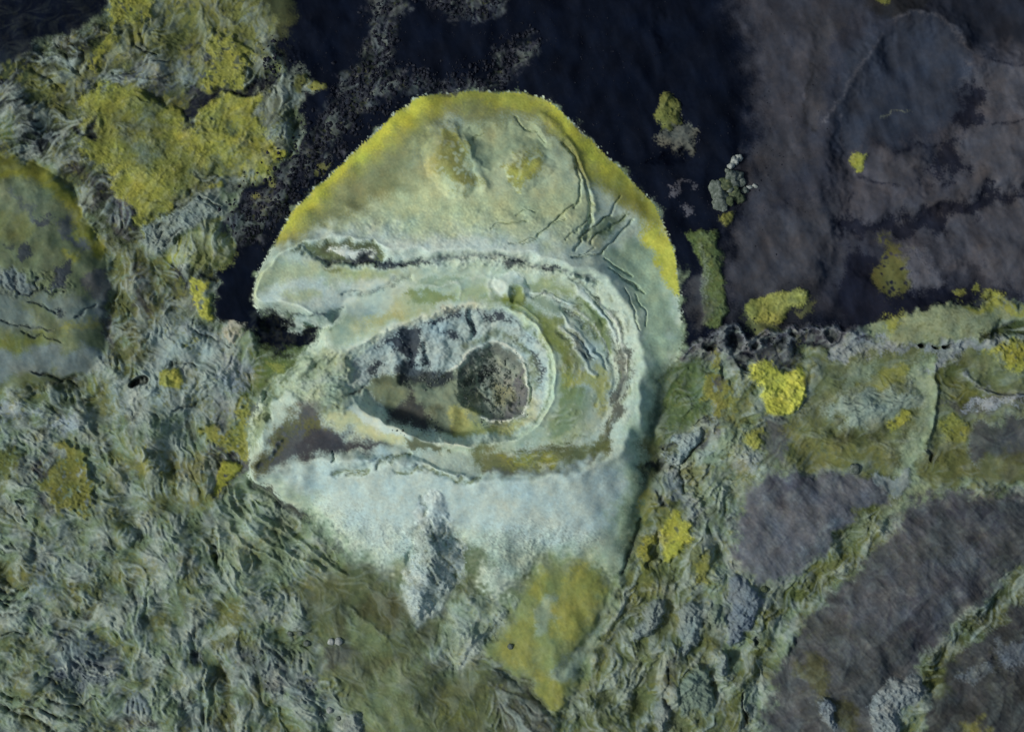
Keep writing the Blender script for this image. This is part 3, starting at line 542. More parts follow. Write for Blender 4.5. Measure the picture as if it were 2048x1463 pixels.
paint((108, 122, 126), "-200,538 40,538 62,560 60,582 -200,584", 0.8, 8, 6); tex('crack', 1.0, "-200,538 60,538 130,550 150,585 60,590 -200,590", 8, 4)
paint((98, 111, 110), "-200,590 60,588 190,600 200,640 120,662 60,662 -200,650", 0.75, 14, 6)
paint((94, 104, 58), "40,600 80,610 120,640 140,670 110,680 90,650 60,625", 0.6, 10, 6)
paint((96, 104, 44), "-200,705 0,682 50,664 104,662 70,682 40,697 0,716 -200,745", 0.85, 9, 5); paint((112, 110, 40), "130,652 170,640 198,635 195,648 160,655 130,664", 0.7, 7, 5)
paint((102, 116, 120), "-200,725 40,702 100,690 150,702 192,690 196,732 130,750 60,748 -200,772", 0.8, 12, 6)
for s, w in (("58,600 90,614 118,626 126,622", 2.5), ("36,546 34,568 46,582 90,584 130,582", 3), ("0,640 20,645 60,653 105,655", 2), ("44,665 90,669 125,683", 2), ("80,560 76,580", 2), ("110,574 90,580", 3), ("150,636 170,626 188,612", 3), ("65,740 90,748 120,758 150,760", 4)):
    crack(s, w, 1.0, 3, (40, 48, 56), 0.85)
paint((30, 40, 50), "118,620 130,616 128,632 120,634", 0.9, 3, 3)

# ------------------------------------------------------------------ lava field, left
paint((82, 84, 46), "212,505 262,500 332,522 342,600 330,680 300,700 262,735 225,745 206,690 214,600", 0.8, 12, 8, 0.35)
paint((54, 54, 56), "268,528 291,530 292,600 282,640 268,622", 0.8, 8, 7); paint((60, 58, 54), "330,560 370,540 400,560 390,620 350,640 330,610", 0.6, 14, 8); paint((62, 60, 62), "205,635 225,632 228,675 212,688 200,670", 0.8, 6, 6)
paint(ASH2, "345,525 370,530 380,545 425,535 430,560 400,565 370,560 350,575", 0.9, 6, 8)
paint((130, 145, 143), "300,655 335,622 400,655 450,690 446,720 440,760 462,782 440,822 400,842 330,842 250,830 202,812 192,785 232,762 282,752 290,700", 0.75, 16, 8)
paint((122, 134, 142), "445,705 480,722 500,742 488,772 458,778 440,760", 0.8, 9, 7); paint((124, 136, 140), "380,640 440,680 430,690 390,672 370,660", 0.6, 9, 6)
for s in ("382,640 385,660 400,672 430,680 450,690", "336,727 360,730 392,728", "345,824 370,815 392,803 405,795", "60,742 120,760 150,772"): crack(s, 2.6, 1.2, 3, (36, 42, 44), 0.8)
SLB2 = "442,656 470,645 485,651 478,665 460,681 446,676"; paint((148, 148, 134), SLB2, 0.9, 3, 4); plateau(0.9, SLB2, 4)
mat((112, 110, 46), "362,682 385,676 388,692 372,700 360,694", 0.5, 8, 6, 0.2)
SM['round'] = "320,740 330,734 345,736 362,748 366,762 358,773 345,777 328,772 316,765 315,750"; mat((136, 132, 44), SM['round'], 0.9, 3, 3); paint((92, 96, 46), "316,752 325,742 322,765 335,774 318,768", 0.6, 4, 3)
SM['stack'] = "384,562 396,556 412,570 405,590 418,600 422,620 428,640 415,644 400,630 390,610 378,600 374,580"; mat((150, 146, 42), SM['stack'], 0.9, 4, 4, 0.1)
SM['wedge'] = "432,932 440,925 458,927 472,930 476,938 470,952 455,968 440,985 432,990 429,960"
paint((60, 60, 60), "408,905 440,902 498,912 496,930 470,965 440,995 422,992 414,955", 0.9, 8, 6); plateau(-1.0, "415,905 495,915 470,965 430,998 415,955", 9); mat((132, 128, 32), SM['wedge'], 0.9, 3, 3, 0.1)
SM['elbow'] = "398,858 430,842 462,858 466,800 486,802 492,850 494,905 470,910 432,902 402,884"; mat((116, 112, 44), SM['elbow'], 0.6, 7, 7, 0.3); paint((88, 86, 62), "420,790 455,800 455,860 430,850", 0.6, 12, 7)
paint((94, 94, 44), "328,920 400,902 424,940 420,990 382,1012 338,1002 318,960", 0.8, 14, 8, 0.3)
paint((74, 82, 44), "60,755 110,760 160,780 200,770 220,790 190,815 150,820 100,800 60,790", 0.7, 14, 8); paint((108, 110, 46), "165,762 190,755 196,770 178,778", 0.7, 7, 5)
for s, w in (("150,800 170,792 195,780", 7), ("65,780 100,765 145,755", 6)): crack(s, w, 1.5, 3, (46, 50, 42), 0.7)
paint((128, 142, 150), "-200,800 20,812 70,822 150,832 166,850 150,868 110,858 80,842 20,832 -200,850", 0.8, 9, 7); paint((50, 54, 44), "80,800 140,805 150,822 100,820", 0.6, 8, 6)
SM['left_mat'] = "104,885 130,878 160,905 178,930 186,960 190,980 165,1030 130,1022 92,985 78,962 100,930"; mat((104, 102, 40), SM['left_mat'], 0.7, 9, 8, 0.3)
paint((54, 52, 58), "76,905 96,905 100,945 82,960 70,945", 0.9, 7, 6); paint((66, 66, 64), "60,960 80,985 110,1020 95,1035 65,1005", 0.7, 10, 7)
SM['edge_mat'] = "-20,893 15,898 30,912 34,935 10,945 -30,942"; mat((80, 88, 42), SM['edge_mat'], 0.6, 8, 6, 0.2)
paint((98, 98, 44), "205,905 260,912 285,905 300,915 292,950 250,955 215,935", 0.7, 10, 8, 0.3); paint((120, 116, 46), "272,905 290,900 294,940 275,945", 0.6, 7, 6)
paint((84, 86, 40), "275,968 300,955 330,985 320,1010 285,1012", 0.7, 10, 7)
# lower left
for s in ("205,1135 245,1128 256,1165 240,1182 204,1155", "132,1190 160,1162 200,1172 212,1200 172,1232 136,1242", "-40,1128 50,1130 55,1158 0,1168 -40,1165", "440,1220 478,1203 500,1240 512,1290 484,1312 445,1302 430,1270", "275,1135 310,1130 305,1165 280,1170", "110,1160 150,1165 160,1185 130,1190", "360,1110 390,1115 392,1160 370,1180 355,1140", "490,1380 520,1370 530,1400 510,1430 492,1420", "30,1375 80,1370 115,1385 90,1410 40,1400", "560,1160 620,1170 600,1200 570,1190"):
    paint((84, 88, 42), s, 0.75, 12, 8, 0.15)
paint((64, 62, 40), "430,1310 450,1332 456,1380 472,1420 452,1480 418,1480 432,1400 424,1350", 0.85, 8, 6); ridge(-1.2, "440,1320 445,1380 445,1463", 12)
paint((70, 80, 92), "92,1312 112,1282 162,1272 222,1292 240,1320 222,1370 182,1376 132,1390 102,1352", 0.75, 14, 8); dome(2.0, "92,1312 162,1272 240,1320 182,1376 110,1370"); tex('fine', 2.2, "92,1305 160,1275 235,1315 180,1375 105,1365", 14, 5)
paint((74, 82, 88), "478,1312 530,1302 562,1312 602,1330 622,1352 632,1400 602,1406 542,1392 482,1372", 0.7, 14, 8); tex('fine', 2.0, "478,1310 560,1310 630,1360 600,1405 490,1375", 12, 5)
paint((52, 46, 56), "120,1260 160,1235 168,1245 140,1275 115,1290", 0.7, 8, 6); paint((98, 110, 122), "60,1120 100,1125 110,1160 80,1200 50,1190 60,1150", 0.6, 14, 8)
for s, w, d in (("-40,1390 0,1392 40,1402 75,1406", 3.5, 1.8), ("-40,1412 20,1420 70,1420 100,1432 135,1445 150,1440", 4, 2.0), ("-40,1410 0,1420 40,1435 75,1452 110,1468", 5, 2.4), ("-40,1180 0,1184 28,1186 50,1180", 3, 1.5), ("-40,1206 30,1203 60,1200", 3, 1.5), ("0,1212 20,1222 35,1226", 3, 1.4), ("-40,1090 5,1100 10,1106", 3, 1.4), ("28,1003 45,1008 55,1010", 3, 1.2), ("15,1090 40,1102", 2, 1), ("-20,1230 20,1236 55,1225", 2.5, 1.2), ("-40,1275 20,1270 55,1265", 3, 1.4), ("35,1030 38,1040 50,1045", 2, 1), ("70,1352 110,1365", 4, 1.6), ("160,1415 185,1400", 4, 1.5), ("90,1405 130,1412 150,1420", 3, 1.4)):
    crack(s, w, d, 3, (22, 28, 32), 0.9)
paint((44, 50, 52), "40,1068 55,1060 71,1068 74,1098 62,1122 50,1116 62,1090", 0.75, 8, 5); ridge(-1.6, "66,1070 70,1095 58,1122", 8)  # shadow in the depression painted dark
HOLE2 = "420,1086 434,1096 438,1124 426,1126 415,1106"; paint((26, 38, 26), HOLE2, 0.9, 5, 4); dome(-2.0, HOLE2)
HOLE3 = "376,1314 394,1306 397,1328 380,1332"; paint((30, 36, 40), HOLE3, 0.9, 5, 4); dome(-1.6, HOLE3)
for s in ("432,1062 438,1110 440,1130 454,1156 468,1190", "408,1345 410,1400 408,1480"):
    ridge(1.5, s, 6); crack(" ".join("%g,%g" % (float(p.split(',')[0]) - 6, float(p.split(',')[1])) for p in s.split()), 5, 1.4, 2, (48, 62, 46), 0.6); line((142, 158, 146), s, 3, 0.6, 2, 2)
ST1 = "238,1430 248,1398 268,1385 290,1402 300,1428 288,1437 260,1437"; dome(2.5, ST1, 1, 3); paint((98, 110, 116), ST1, 0.85, 3, 3); paint((40, 40, 40), "235,1438 300,1436 305,1456 250,1458", 0.8, 6, 4)  # shade below the outcrop painted as a dark strip
for s in ("252,1405 250,1432", "262,1400 262,1434", "272,1402 275,1434", "282,1410 286,1430"): crack(s, 2, 1.0, 1, (38, 46, 60), 0.8)
paint((54, 62, 70), "350,1445 372,1415 400,1405 405,1463 350,1470", 0.7, 8, 6); paint((112, 126, 124), "240,1380 280,1390 270,1400 240,1400", 0.4, 8, 6)
# wedge of folded lava below the lower arm
WEDGE = "440,1005 492,962 540,1002 600,1050 660,1100 692,1132 645,1162 560,1162 492,1190 466,1180 454,1150 440,1112 434,1055"
paint((116, 132, 110), WEDGE, 0.85, 8, 5)
for s in ("470,985 480,1012 512,1036 560,1062 602,1086 642,1120 692,1152", "455,1000 468,1030 500,1058 540,1090 580,1110 640,1140", "450,1050 480,1085 520,1110 560,1122"):
    ridge(1.3, s, 5); line((150, 166, 148), s, 3.5, 0.6, 2, 4)
line((92, 110, 72), "486,985 522,1022 580,1062 640,1098 692,1142", 12, 0.7, 6, 4); ridge(-0.8, "486,985 522,1022 580,1062 640,1098 692,1142", 8)
paint((88, 104, 76), "580,1140 620,1125 640,1160 600,1180 570,1170", 0.6, 12, 6)
# southern olive apron
APR = "600,1185 692,1122 760,1146 800,1176 815,1225 832,1256 872,1232 905,1190 880,1260 866,1320 900,1344 960,1322 1042,1372 1100,1424 1100,1640 690,1640 690,1400 642,1330 622,1240"
paint((76, 84, 58), APR, 0.9, 30, 8)
for k in ('lump', 'fine'): tex(k, 0.3, APR, 18, 5)
for s in ("690,1256 722,1232 762,1282 752,1310 716,1312", "738,1378 800,1322 862,1312 832,1352 786,1400 790,1480 716,1480 738,1420", "698,1384 740,1424 772,1480 716,1480", "790,1400 840,1420 860,1480 810,1480", "820,1300 860,1310 840,1340"):
    paint((98, 112, 82), s, 0.75, 13, 7)
paint((106, 98, 46), "880,1420 920,1410 940,1440 900,1463", 0.5, 18, 8); paint((62, 60, 42), "720,1200 790,1190 810,1240 770,1270 730,1250", 0.6, 14, 7); paint((58, 56, 52), "640,1300 690,1290 690,1330 660,1340", 0.6, 10, 7)
ridge(0.9, "700,1215 730,1250 770,1278", 6); line((112, 122, 104), "700,1215 730,1250 770,1278", 4, 0.5, 3, 4)
GRH = "874,1262 905,1206 940,1196 1012,1214 1018,1234 990,1250 952,1290 918,1334 890,1312"
paint((122, 138, 120), GRH, 0.9, 8, 6); dome(3.4, GRH); paint((132, 148, 148), "1014,1242 1016,1226 990,1242 946,1286 914,1336 945,1316 982,1272", 0.85, 6, 4)
ridge(0.9, "990,1240 950,1280 915,1332", 6)
FAN = "1092,1122 1130,1117 1182,1117 1216,1150 1228,1200 1206,1262 1172,1322 1158,1385 1134,1418 1108,1412 1082,1394 1062,1368 1030,1358 1005,1332 975,1326 968,1304 990,1276 1012,1252 1042,1182 1066,1142"
paint((110, 122, 76), FAN, 0.88, 34, 6); dome(4.0, FAN)
for k in ('lump', 'fine'): tex(k, 0.1, FAN, 14, 5)
tex('fuzz', 0.25, FAN)
paint((130, 134, 58), "1150,1130 1194,1140 1206,1180 1182,1232 1142,1282 1108,1262 1120,1192", 0.85, 13, 6); paint((116, 112, 44), "1078,1142 1058,1182 1072,1204 1098,1152", 0.7, 10, 5); paint((116, 112, 46), "1040,1250 1070,1240 1080,1290 1050,1330 1000,1310", 0.6, 16, 7)
paint((116, 110, 42), "1060,1340 1130,1370 1130,1420 1090,1400", 0.7, 14, 6)
paint((122, 138, 118), "1086,1192 1106,1182 1112,1232 1082,1262 1066,1232", 0.85, 8, 5); paint((116, 132, 118), "1228,1200 1194,1262 1152,1312 1112,1332 1102,1352 1142,1362 1184,1292 1224,1232", 0.85, 9, 5)
ridge(-0.9, "1220,1210 1180,1280 1120,1345", 9); ridge(0.8, "1240,1160 1238,1220 1200,1300 1170,1380", 8)
line((52, 52, 36), "960,1322 1000,1336 1050,1375 1090,1410 1130,1440", 9, 0.7, 5, 6); ridge(-1.4, "960,1326 1000,1342 1050,1382 1100,1425", 8)
paint((60, 60, 54), "975,1355 1020,1360 1060,1400 1110,1440 1100,1480 1040,1480 1000,1420", 0.6, 14, 8); tex('lump', 0.8, "975,1355 1060,1390 1130,1440 1100,1560 980,1480", 14, 5)
SM['fan_rock'] = "1013,1292 1022,1288 1034,1292 1022,1300"
# ------------------------------------------------------------------ small mossy outcrops on the black ash
SM['ash_strip'] = "1378,463 1400,459 1432,462 1440,500 1446,560 1446,640 1436,656 1406,642 1410,562 1396,522 1378,482"
mat((78, 94, 58), SM['ash_strip'], 1.2, 4, 4); paint((68, 70, 74), "1380,560 1405,540 1425,590 1420,640 1400,650 1378,620", 0.7, 14, 6); paint((112, 124, 112), "1405,500 1420,540 1418,590 1408,570", 0.5, 7, 6)
SM['ash_cone'] = "1325,196 1335,183 1345,183 1352,205 1358,226 1362,245 1350,256 1335,262 1318,250 1312,228 1318,212"; mat((98, 102, 48), SM['ash_cone'], 1.0, 3, 4); dome(2.5, SM['ash_cone'])
RK1 = "1356,256 1370,241 1385,256 1400,266 1390,280 1398,300 1385,310 1372,290 1356,300 1350,286 1332,282 1316,264 1335,262"
paint((84, 88, 82), RK1, 0.9, 4, 7); dome(2.0, RK1); tex('fine', 2.0, RK1, 4, 3)
paint((8, 13, 24), "1262,326 1318,302 1350,292 1374,292 1388,310 1350,326 1300,332", 0.8, 12, 4); dome(-1.5, "1290,326 1330,300 1375,292 1390,312 1350,328")  # dark shadow beside the rock, painted onto the ash
for s in ("1332,370 1345,368 1374,362 1366,372 1355,380 1340,386", "1366,426 1369,416 1378,420 1381,430 1371,433", "1384,372 1396,370 1392,378"): paint((78, 74, 74), s, 0.8, 3, 5)
SM['outcrop_moss'] = "1440,430 1455,420 1467,420 1465,440 1450,453 1440,446"; mat((104, 106, 48), SM['outcrop_moss'], 0.9, 3, 3)
SM['tiny_tuft'] = "1706,311 1716,305 1736,308 1734,325 1723,342 1713,340 1709,326"; mat((122, 120, 34), SM['tiny_tuft'], 0.9, 3, 3)
SM['top_tuft'] = "1755,-10 1782,-10 1780,6 1768,4"; mat((86, 88, 38), SM['top_tuft'], 0.6, 4, 3)
paint((82, 78, 46), "1772,490 1800,483 1815,500 1812,545 1825,580 1800,592 1776,580 1764,550", 0.85, 10, 8, 0.25); paint((84, 78, 76), "1815,500 1850,510 1880,540 1860,575 1828,585 1815,545", 0.7, 14, 8)
# crescent and lobed bright yellow mats by the chain of pits
SM['crescent'] = "1491,613 1500,604 1530,591 1556,581 1580,580 1606,582 1620,592 1612,606 1590,616 1574,627 1556,640 1545,646 1520,644 1500,633 1492,622"
paint((96, 104, 64), "1490,620 1515,640 1546,649 1552,662 1536,674 1510,657 1492,646", 0.9, 4, 5); paint((92, 96, 56), "1618,602 1636,592 1630,612 1606,632 1592,630 1604,618", 0.8, 4, 5)
mat((152, 158, 60), SM['crescent'], 1.1, 4, 3)
paint((62, 64, 66), "1440,630 1490,600 1490,560 1600,560 1640,580 1620,640 1560,660 1480,660", 0.25, 20, 6)
# chain of collapse pits
BAND = "1358,706 1400,682 1466,650 1502,670 1560,658 1640,650 1700,660 1738,655 1748,680 1700,692 1640,684 1612,692 1606,722 1570,732 1492,722 1470,706 1420,706"
paint((60, 60, 66), BAND, 0.95, 6, 5); tex('fine', 1.4, BAND, 6, 3); tex('lump', 0.5, BAND, 6, 3); plateau(1.2, BAND, 12)
SCAL = "1366,708 1382,694 1402,687 1414,677 1432,668 1446,662 1466,651 1486,665 1496,680 1512,671 1530,661 1550,666 1570,660 1586,652 1602,660 1626,657 1650,658 1670,654 1690,664 1720,672 1742,662"
ridge(1.5, SCAL, 5, 2); line((96, 100, 112), SCAL, 6, 0.75, 3, 4)
paint((100, 106, 108), "1562,690 1580,676 1592,690 1592,706 1580,720 1562,710", 0.9, 5, 5); dome(2.0, "1560,690 1580,674 1594,690 1594,706 1580,720 1560,712"); tex('fine', 1.6, "1560,688 1580,674 1594,690 1594,708 1578,720 1560,712", 4, 2)
line((92, 98, 104), "1436,702 1452,708 1470,715 1476,735 1482,752", 8, 0.7, 3, 4); ridge(1.2, "1436,702 1452,708 1470,718 1480,750", 5)
line((86, 92, 98), "1490,705 1510,700 1530,695 1545,690", 8, 0.6, 4, 4); line((150, 166, 160), "1364,718 1385,725 1412,732", 8, 0.6, 4, 4)
paint((66, 68, 60), "1360,712 1385,700 1420,705 1425,725 1400,728 1372,722", 0.8, 6, 5)
PITS = {'a': "1408,692 1416,686 1426,685 1436,690 1430,698 1412,698", 'b': "1450,672 1464,661 1482,672 1488,685 1482,698 1470,703 1458,700 1450,690", 'c': "1499,688 1508,680 1517,683 1520,691 1511,698 1501,695",
        'd': "1528,682 1540,675 1551,681 1544,691 1531,691", 'e': "1576,666 1586,661 1594,668 1586,673", 'f': "1652,668 1664,660 1678,669 1666,676"}
for k, s in PITS.items():
    pp = P(s); cc = pp.mean(0); rim = cc + (pp - cc) * (1 + 6.0 / np.linalg.norm(pp - cc, axis=1).mean()); rs = " ".join("%g,%g" % tuple(v) for v in np.vstack([rim, rim[:1]]))
    line((104, 109, 114), rs, 6, 0.8, 3, 4); ridge(0.8, rs, 4.5, 3)
    dd = {'a': 3.0, 'b': 4.2, 'c': 3.2, 'd': 1.2, 'e': 1.6, 'f': 1.8}[k]
    dome(-dd, s, 3, 2.2); paint((62, 68, 70) if k in 'def' else (34, 38, 46), s, 0.85, 3, 3)
paint((26, 29, 38), "1594,672 1612,676 1606,700 1598,712 1594,690", 0.8, 4, 5); paint((30, 33, 42), "1552,682 1570,672 1572,690 1556,700", 0.8, 4, 5); paint((26, 28, 36), "1566,726 1600,722 1608,734 1580,740", 0.7, 5, 4)
paint(ASH2, "1478,718 1490,706 1506,708 1502,732 1492,756 1484,744 1474,730", 0.95, 4, 4)
# slopes below the pits
paint((72, 90, 50), "1340,740 1364,720 1412,735 1424,790 1404,840 1350,852 1318,905 1326,820", 0.85, 12, 7); tex('lump', 0.5, "1340,740 1412,735 1424,790 1404,840 1320,900", 12, 5)
SM['pit_moss'] = "1425,702 1436,712 1442,750 1456,756 1474,790 1462,830 1442,832 1416,800 1412,760 1430,740"; mat((110, 110, 46), SM['pit_moss'], 0.6, 7, 7, 0.3); paint((58, 58, 54), "1436,752 1448,748 1446,775 1438,785", 0.85, 4, 4)
paint((104, 114, 78), "1478,775 1495,760 1512,780 1525,830 1500,850 1470,850 1470,810", 0.7, 14, 7)
SM['lobed'] = "1500,743 1510,729 1530,723 1552,725 1565,738 1585,741 1605,734 1617,748 1621,770 1612,795 1600,816 1576,830 1556,833 1536,816 1527,796 1524,776 1512,763 1500,756"
mat((172, 176, 44), SM['lobed'], 1.4, 4, 3); paint((140, 138, 34), "1540,730 1552,726 1560,740 1548,748", 0.6, 5, 4); paint((148, 144, 34), "1530,800 1560,790 1565,825 1545,828", 0.5, 10, 6)
paint((62, 62, 40), "1622,740 1640,735 1640,780 1620,820 1590,835 1616,800", 0.7, 8, 6)
# right-hand field between the pits and the brown fans
FIELD = "1640,700 1700,692 1745,684 1860,690 1960,690 2000,700 2200,700 2200,840 2048,835 1960,850 1945,920 1950,960 1880,980 1830,1030 1770,1045 1760,1000 1700,948 1560,940 1530,900 1530,850 1600,830 1640,760"
paint((86, 94, 64), FIELD, 0.85, 14, 7)
for k in ('lump',): tex(k, 0.35, FIELD, 16, 5)
tex('fine', 0.5, FIELD, 16, 5)
paint((80, 76, 58), "1530,842 1570,838 1582,870 1562,930 1535,902", 0.75, 12, 7); paint((114, 114, 46), "1578,862 1600,856 1596,900 1582,922 1572,890", 0.6, 8, 7, 0.3)
paint((98, 96, 46), "1600,850 1660,840 1690,880 1760,890 1790,930 1700,940 1600,942", 0.6, 18, 8, 0.2)
paint((116, 110, 46), "1740,760 1792,736 1830,742 1800,762 1760,777 1716,792", 0.75, 9, 6); paint((118, 132, 110), "1688,746 1740,720 1762,730 1742,756 1702,772 1680,762", 0.8, 9, 6)
paint((112, 108, 44), "1690,690 1715,690 1718,715 1700,725 1688,712", 0.6, 9, 6)
PT1 = "1660,817 1700,792 1760,781 1830,770 1848,790 1836,816 1792,832 1742,851 1718,866 1690,842 1664,832"
paint((118, 134, 124), PT1, 0.9, 9, 6); dome(2.0, PT1); tex('fine', 0.9, PT1)
for s in ("1670,812 1720,800 1790,785", "1700,830 1760,805 1830,790"): crack(s, 2.5, .6, 4, (92, 104, 98), 0.5)
paint((58, 64, 40), "1668,860 1720,872 1790,846 1822,830 1812,852 1770,872 1720,882 1680,877", 0.8, 8, 6); ridge(-1.2, "1670,866 1740,872 1800,846", 8)
SM['field_spot'] = "1788,838 1812,828 1827,832 1826,850 1806,862 1786,856"; mat((126, 116, 38), SM['field_spot'], 0.6, 6, 5, 0.1)
paint((122, 138, 114), "1830,732 1874,722 1877,800 1870,850 1856,900 1842,950 1860,960 1862,1000 1830,1032 1790,1052 1768,1046 1800,1010 1815,970 1795,930 1805,890 1840,850 1842,790", 0.85, 10, 6)
ridge(1.4, "1872,725 1876,800 1868,850 1855,900", 6)
GPOD = "1874,724 1900,713 1926,726 1936,762 1990,800 1960,812 1920,816 1882,802 1878,760"; paint((70, 78, 40), GPOD, 0.9, 8, 6); paint((98, 94, 42), "1920,770 1960,795 1940,806 1910,800", 0.6, 10, 6)
# pale strip with lichen-grey lower lip and dark vents
STRIP = "1742,651 1760,640 1790,631 1830,626 1870,612 1920,606 1990,602 2010,592 2048,608 2240,622 2240,650 2048,642 2000,642 1985,660 1960,673 1910,681 1850,685 1790,681 1746,669"
paint((118, 128, 100), STRIP, 0.97, 4, 4); plateau(1.6, STRIP, 12)
for k in ('lump', 'fine'): tex(k, 0.1, STRIP, 8, 3)
tex('fuzz', 1.0, STRIP)
for s in ("1768,633 1800,626 1809,640 1790,656 1770,652", "1928,607 1990,604 2002,620 1950,627", "1990,596 2010,589 2048,610 2240,626 2100,632 2000,617"): paint((130, 122, 42), s, 0.85, 8, 6, 0.1)
paint((116, 130, 108), "1880,640 1960,630 1950,665 1880,672", 0.5, 16, 5)
LIP = "1660,692 1746,673 1850,689 1960,677 2000,662 2002,690 1942,702 1902,722 1872,742 1858,704 1800,702 1740,707 1680,722"
paint((118, 127, 132), LIP, 0.85, 7, 6); tex('fine', 1.3, LIP, 6, 3); tex('lump', 0.5, LIP)
VENTS = {'a': "1841,690 1848,686 1856,688 1855,694 1846,696", 'b': "1888,692 1898,690 1907,688 1907,692 1893,698", 'c': "1866,690 1874,693 1884,693 1874,697"}
for s in VENTS.values(): paint((12, 15, 20), s, 0.95, 2, 1.5); dome(-3.0, s, 1, 3)
DG = "1962,669 1985,660 2020,645 2070,640 2070,662 2010,668 1975,672"; paint((42, 54, 32), DG, 0.95, 5, 4); paint((18, 24, 20), "1962,669 1985,660 1992,664 1975,672", 0.9, 3, 2); plateau(-1.4, DG, 6)
SM['right_mat'] = "1992,692 2048,682 2100,684 2140,720 2048,738 2004,722"; mat((130, 122, 36), SM['right_mat'], 0.7, 9, 6, 0.1)
for kx, s in (('bush_a', "1912,582 1922,578 1934,579 1930,590 1918,590"), ('bush_b', "1954,578 1965,568 1970,580 1960,586 1950,585"), ('bush_c', "1970,592 1980,580 1992,578 1992,592 1980,596")): SM[kx] = s; mat((108, 106, 44), s, 0.7, 3, 3)
ridge(1.3, "1930,742 1965,770 2000,790 2060,795", 6); line((116, 124, 130), "1935,745 1968,772 2005,790 2070,796", 10, 0.7, 4, 5); crack("1960,768 2000,785 2060,790", 3, 1.2, 3, (44, 46, 46), 0.6)
paint((66, 60, 58), "1880,812 1940,806 2048,790 2240,790 2240,830 2048,812 1960,830 1900,822", 0.7, 8, 6); paint((126, 136, 144), "1928,812 1980,803 2070,794 2070,803 1985,815 1940,820", 0.85, 4, 6)
SM['right_tuft'] = "1893,840 1915,834 1936,840 1940,872 1922,884 1896,880"; mat((114, 108, 44), SM['right_tuft'], 0.7, 6, 5, 0.1)
paint((52, 49, 52), "1952,852 2048,836 2240,836 2240,940 2062,928 1992,918 1956,922 1946,884", 0.85, 12, 7); paint((74, 76, 38), "1940,935 2000,908 2048,900 2240,930 2240,990 2048,972 1960,962", 0.75, 14, 8); paint((72, 66, 52), "1990,880 2048,860 2240,870 2240,920 2048,910", 0.5, 16, 8)
paint((78, 82, 40), "1842,905 1890,890 1945,890 1950,960 1900,982 1862,1000 1850,950", 0.7, 14, 7)
HOLE4 = "1850,897 1868,899 1877,912 1870,926 1861,912"; paint((30, 34, 26), HOLE4, 0.85, 4, 4); dome(-1.4, HOLE4)
for k in ('lump', 'fine'): tex(k, 0.15, "1950,850 2240,836 2240,1000 2048,970 1960,960", 14, 5)

# ------------------------------------------------------------------ brown fans, lower right
BF1 = "1500,962 1560,946 1700,946 1762,950 1782,986 1762,1012 1702,1062 1652,1112 1602,1152 1562,1172 1502,1152 1470,1112 1480,1042"
BF2 = "1868,985 2048,990 2240,1000 2240,1080 2048,1132 2000,1182 1950,1232 1882,1282 1852,1332 1842,1382 1790,1420 1720,1560 1600,1600 1520,1560 1540,1402 1562,1332 1602,1262 1642,1212 1702,1162 1762,1092 1822,1032"
BF3 = "1900,1322 1990,1252 2048,1212 2240,1150 2240,1640 1860,1640 1850,1440 1872,1400"
paint((82, 86, 93), BF1, 0.95, 13, 7); paint((63, 64, 68), BF2, 0.95, 13, 7); paint((50, 48, 50), BF3, 0.95, 12, 7)
for s in (BF1, BF2, BF3):
    for k in ('lump', 'fine'): tex(k, 0.12, s, 14, 5)
    tex('diag', 1.0, s, 14, 5)
dome(4.0, BF1); dome(5.0, "1900,1000 2060,1010 2100,1080 1980,1180 1860,1280 1760,1400 1620,1460 1580,1340 1660,1220 1780,1090"); dome(4.0, "1910,1330 2048,1220 2240,1160 2240,1500 1950,1500")
paint((84, 86, 94), "1560,990 1680,960 1740,990 1690,1050 1600,1120 1540,1120", 0.4, 30, 9); paint((96, 104, 108), "1655,1030 1622,1082 1592,1132 1574,1172 1602,1142 1642,1092 1684,1030", 0.75, 9, 7); paint((76, 64, 52), "1490,1030 1520,1010 1530,1060 1500,1100 1480,1090", 0.5, 14, 8)
paint((44, 44, 58), "1530,960 1620,950 1640,980 1580,1000 1530,1000", 0.5, 16, 7)
paint((68, 70, 80), "1852,1142 1950,1092 1992,1132 1902,1222 1802,1262 1752,1252", 0.55, 22, 9); paint((92, 100, 104), "1900,1120 1940,1100 1950,1130 1910,1150", 0.5, 14, 8); paint((72, 68, 70), "1700,1200 1800,1120 1830,1150 1760,1230 1690,1260", 0.5, 22, 8)
paint((44, 44, 58), "1900,1010 1990,1010 2010,1050 1940,1060", 0.5, 18, 8); paint((50, 46, 60), "1820,1260 1880,1240 1860,1300 1820,1330", 0.6, 16, 8)
paint((74, 68, 64), "1820,1010 1880,1000 1860,1060 1790,1110 1780,1070", 0.5, 16, 8); line((88, 84, 84), "1900,985 1960,990 2020,1002 2060,1000", 4, 0.6, 3, 4); line((36, 34, 36), "1915,975 1950,985", 3, 0.7, 2, 3)
SLB3 = "1760,946 1800,951 1826,941 1826,966 1811,986 1790,1001 1766,986"; paint((116, 128, 128), SLB3, 0.9, 5, 5); plateau(0.8, SLB3, 6)
G1 = "1775,1012 1762,1052 1722,1112 1682,1152 1642,1182 1622,1202 1592,1216 1562,1242 1546,1282 1522,1332 1492,1402 1480,1500 1440,1500 1470,1382 1500,1302 1520,1242 1560,1200 1600,1172 1650,1122 1690,1072 1722,1032"
paint((80, 88, 40), G1, 0.9, 9, 7); tex('fine', 0.7, G1); paint((108, 122, 104), "1740,1040 1722,1080 1690,1110 1670,1120 1700,1070 1725,1040", 0.7, 7, 5)
ridge(-2.2, "1790,1050 1740,1110 1680,1165 1610,1215 1560,1280 1520,1370 1500,1463", 14); line((40, 40, 34), "1800,1046 1750,1100 1710,1140 1660,1185", 5, 0.7, 4, 5)
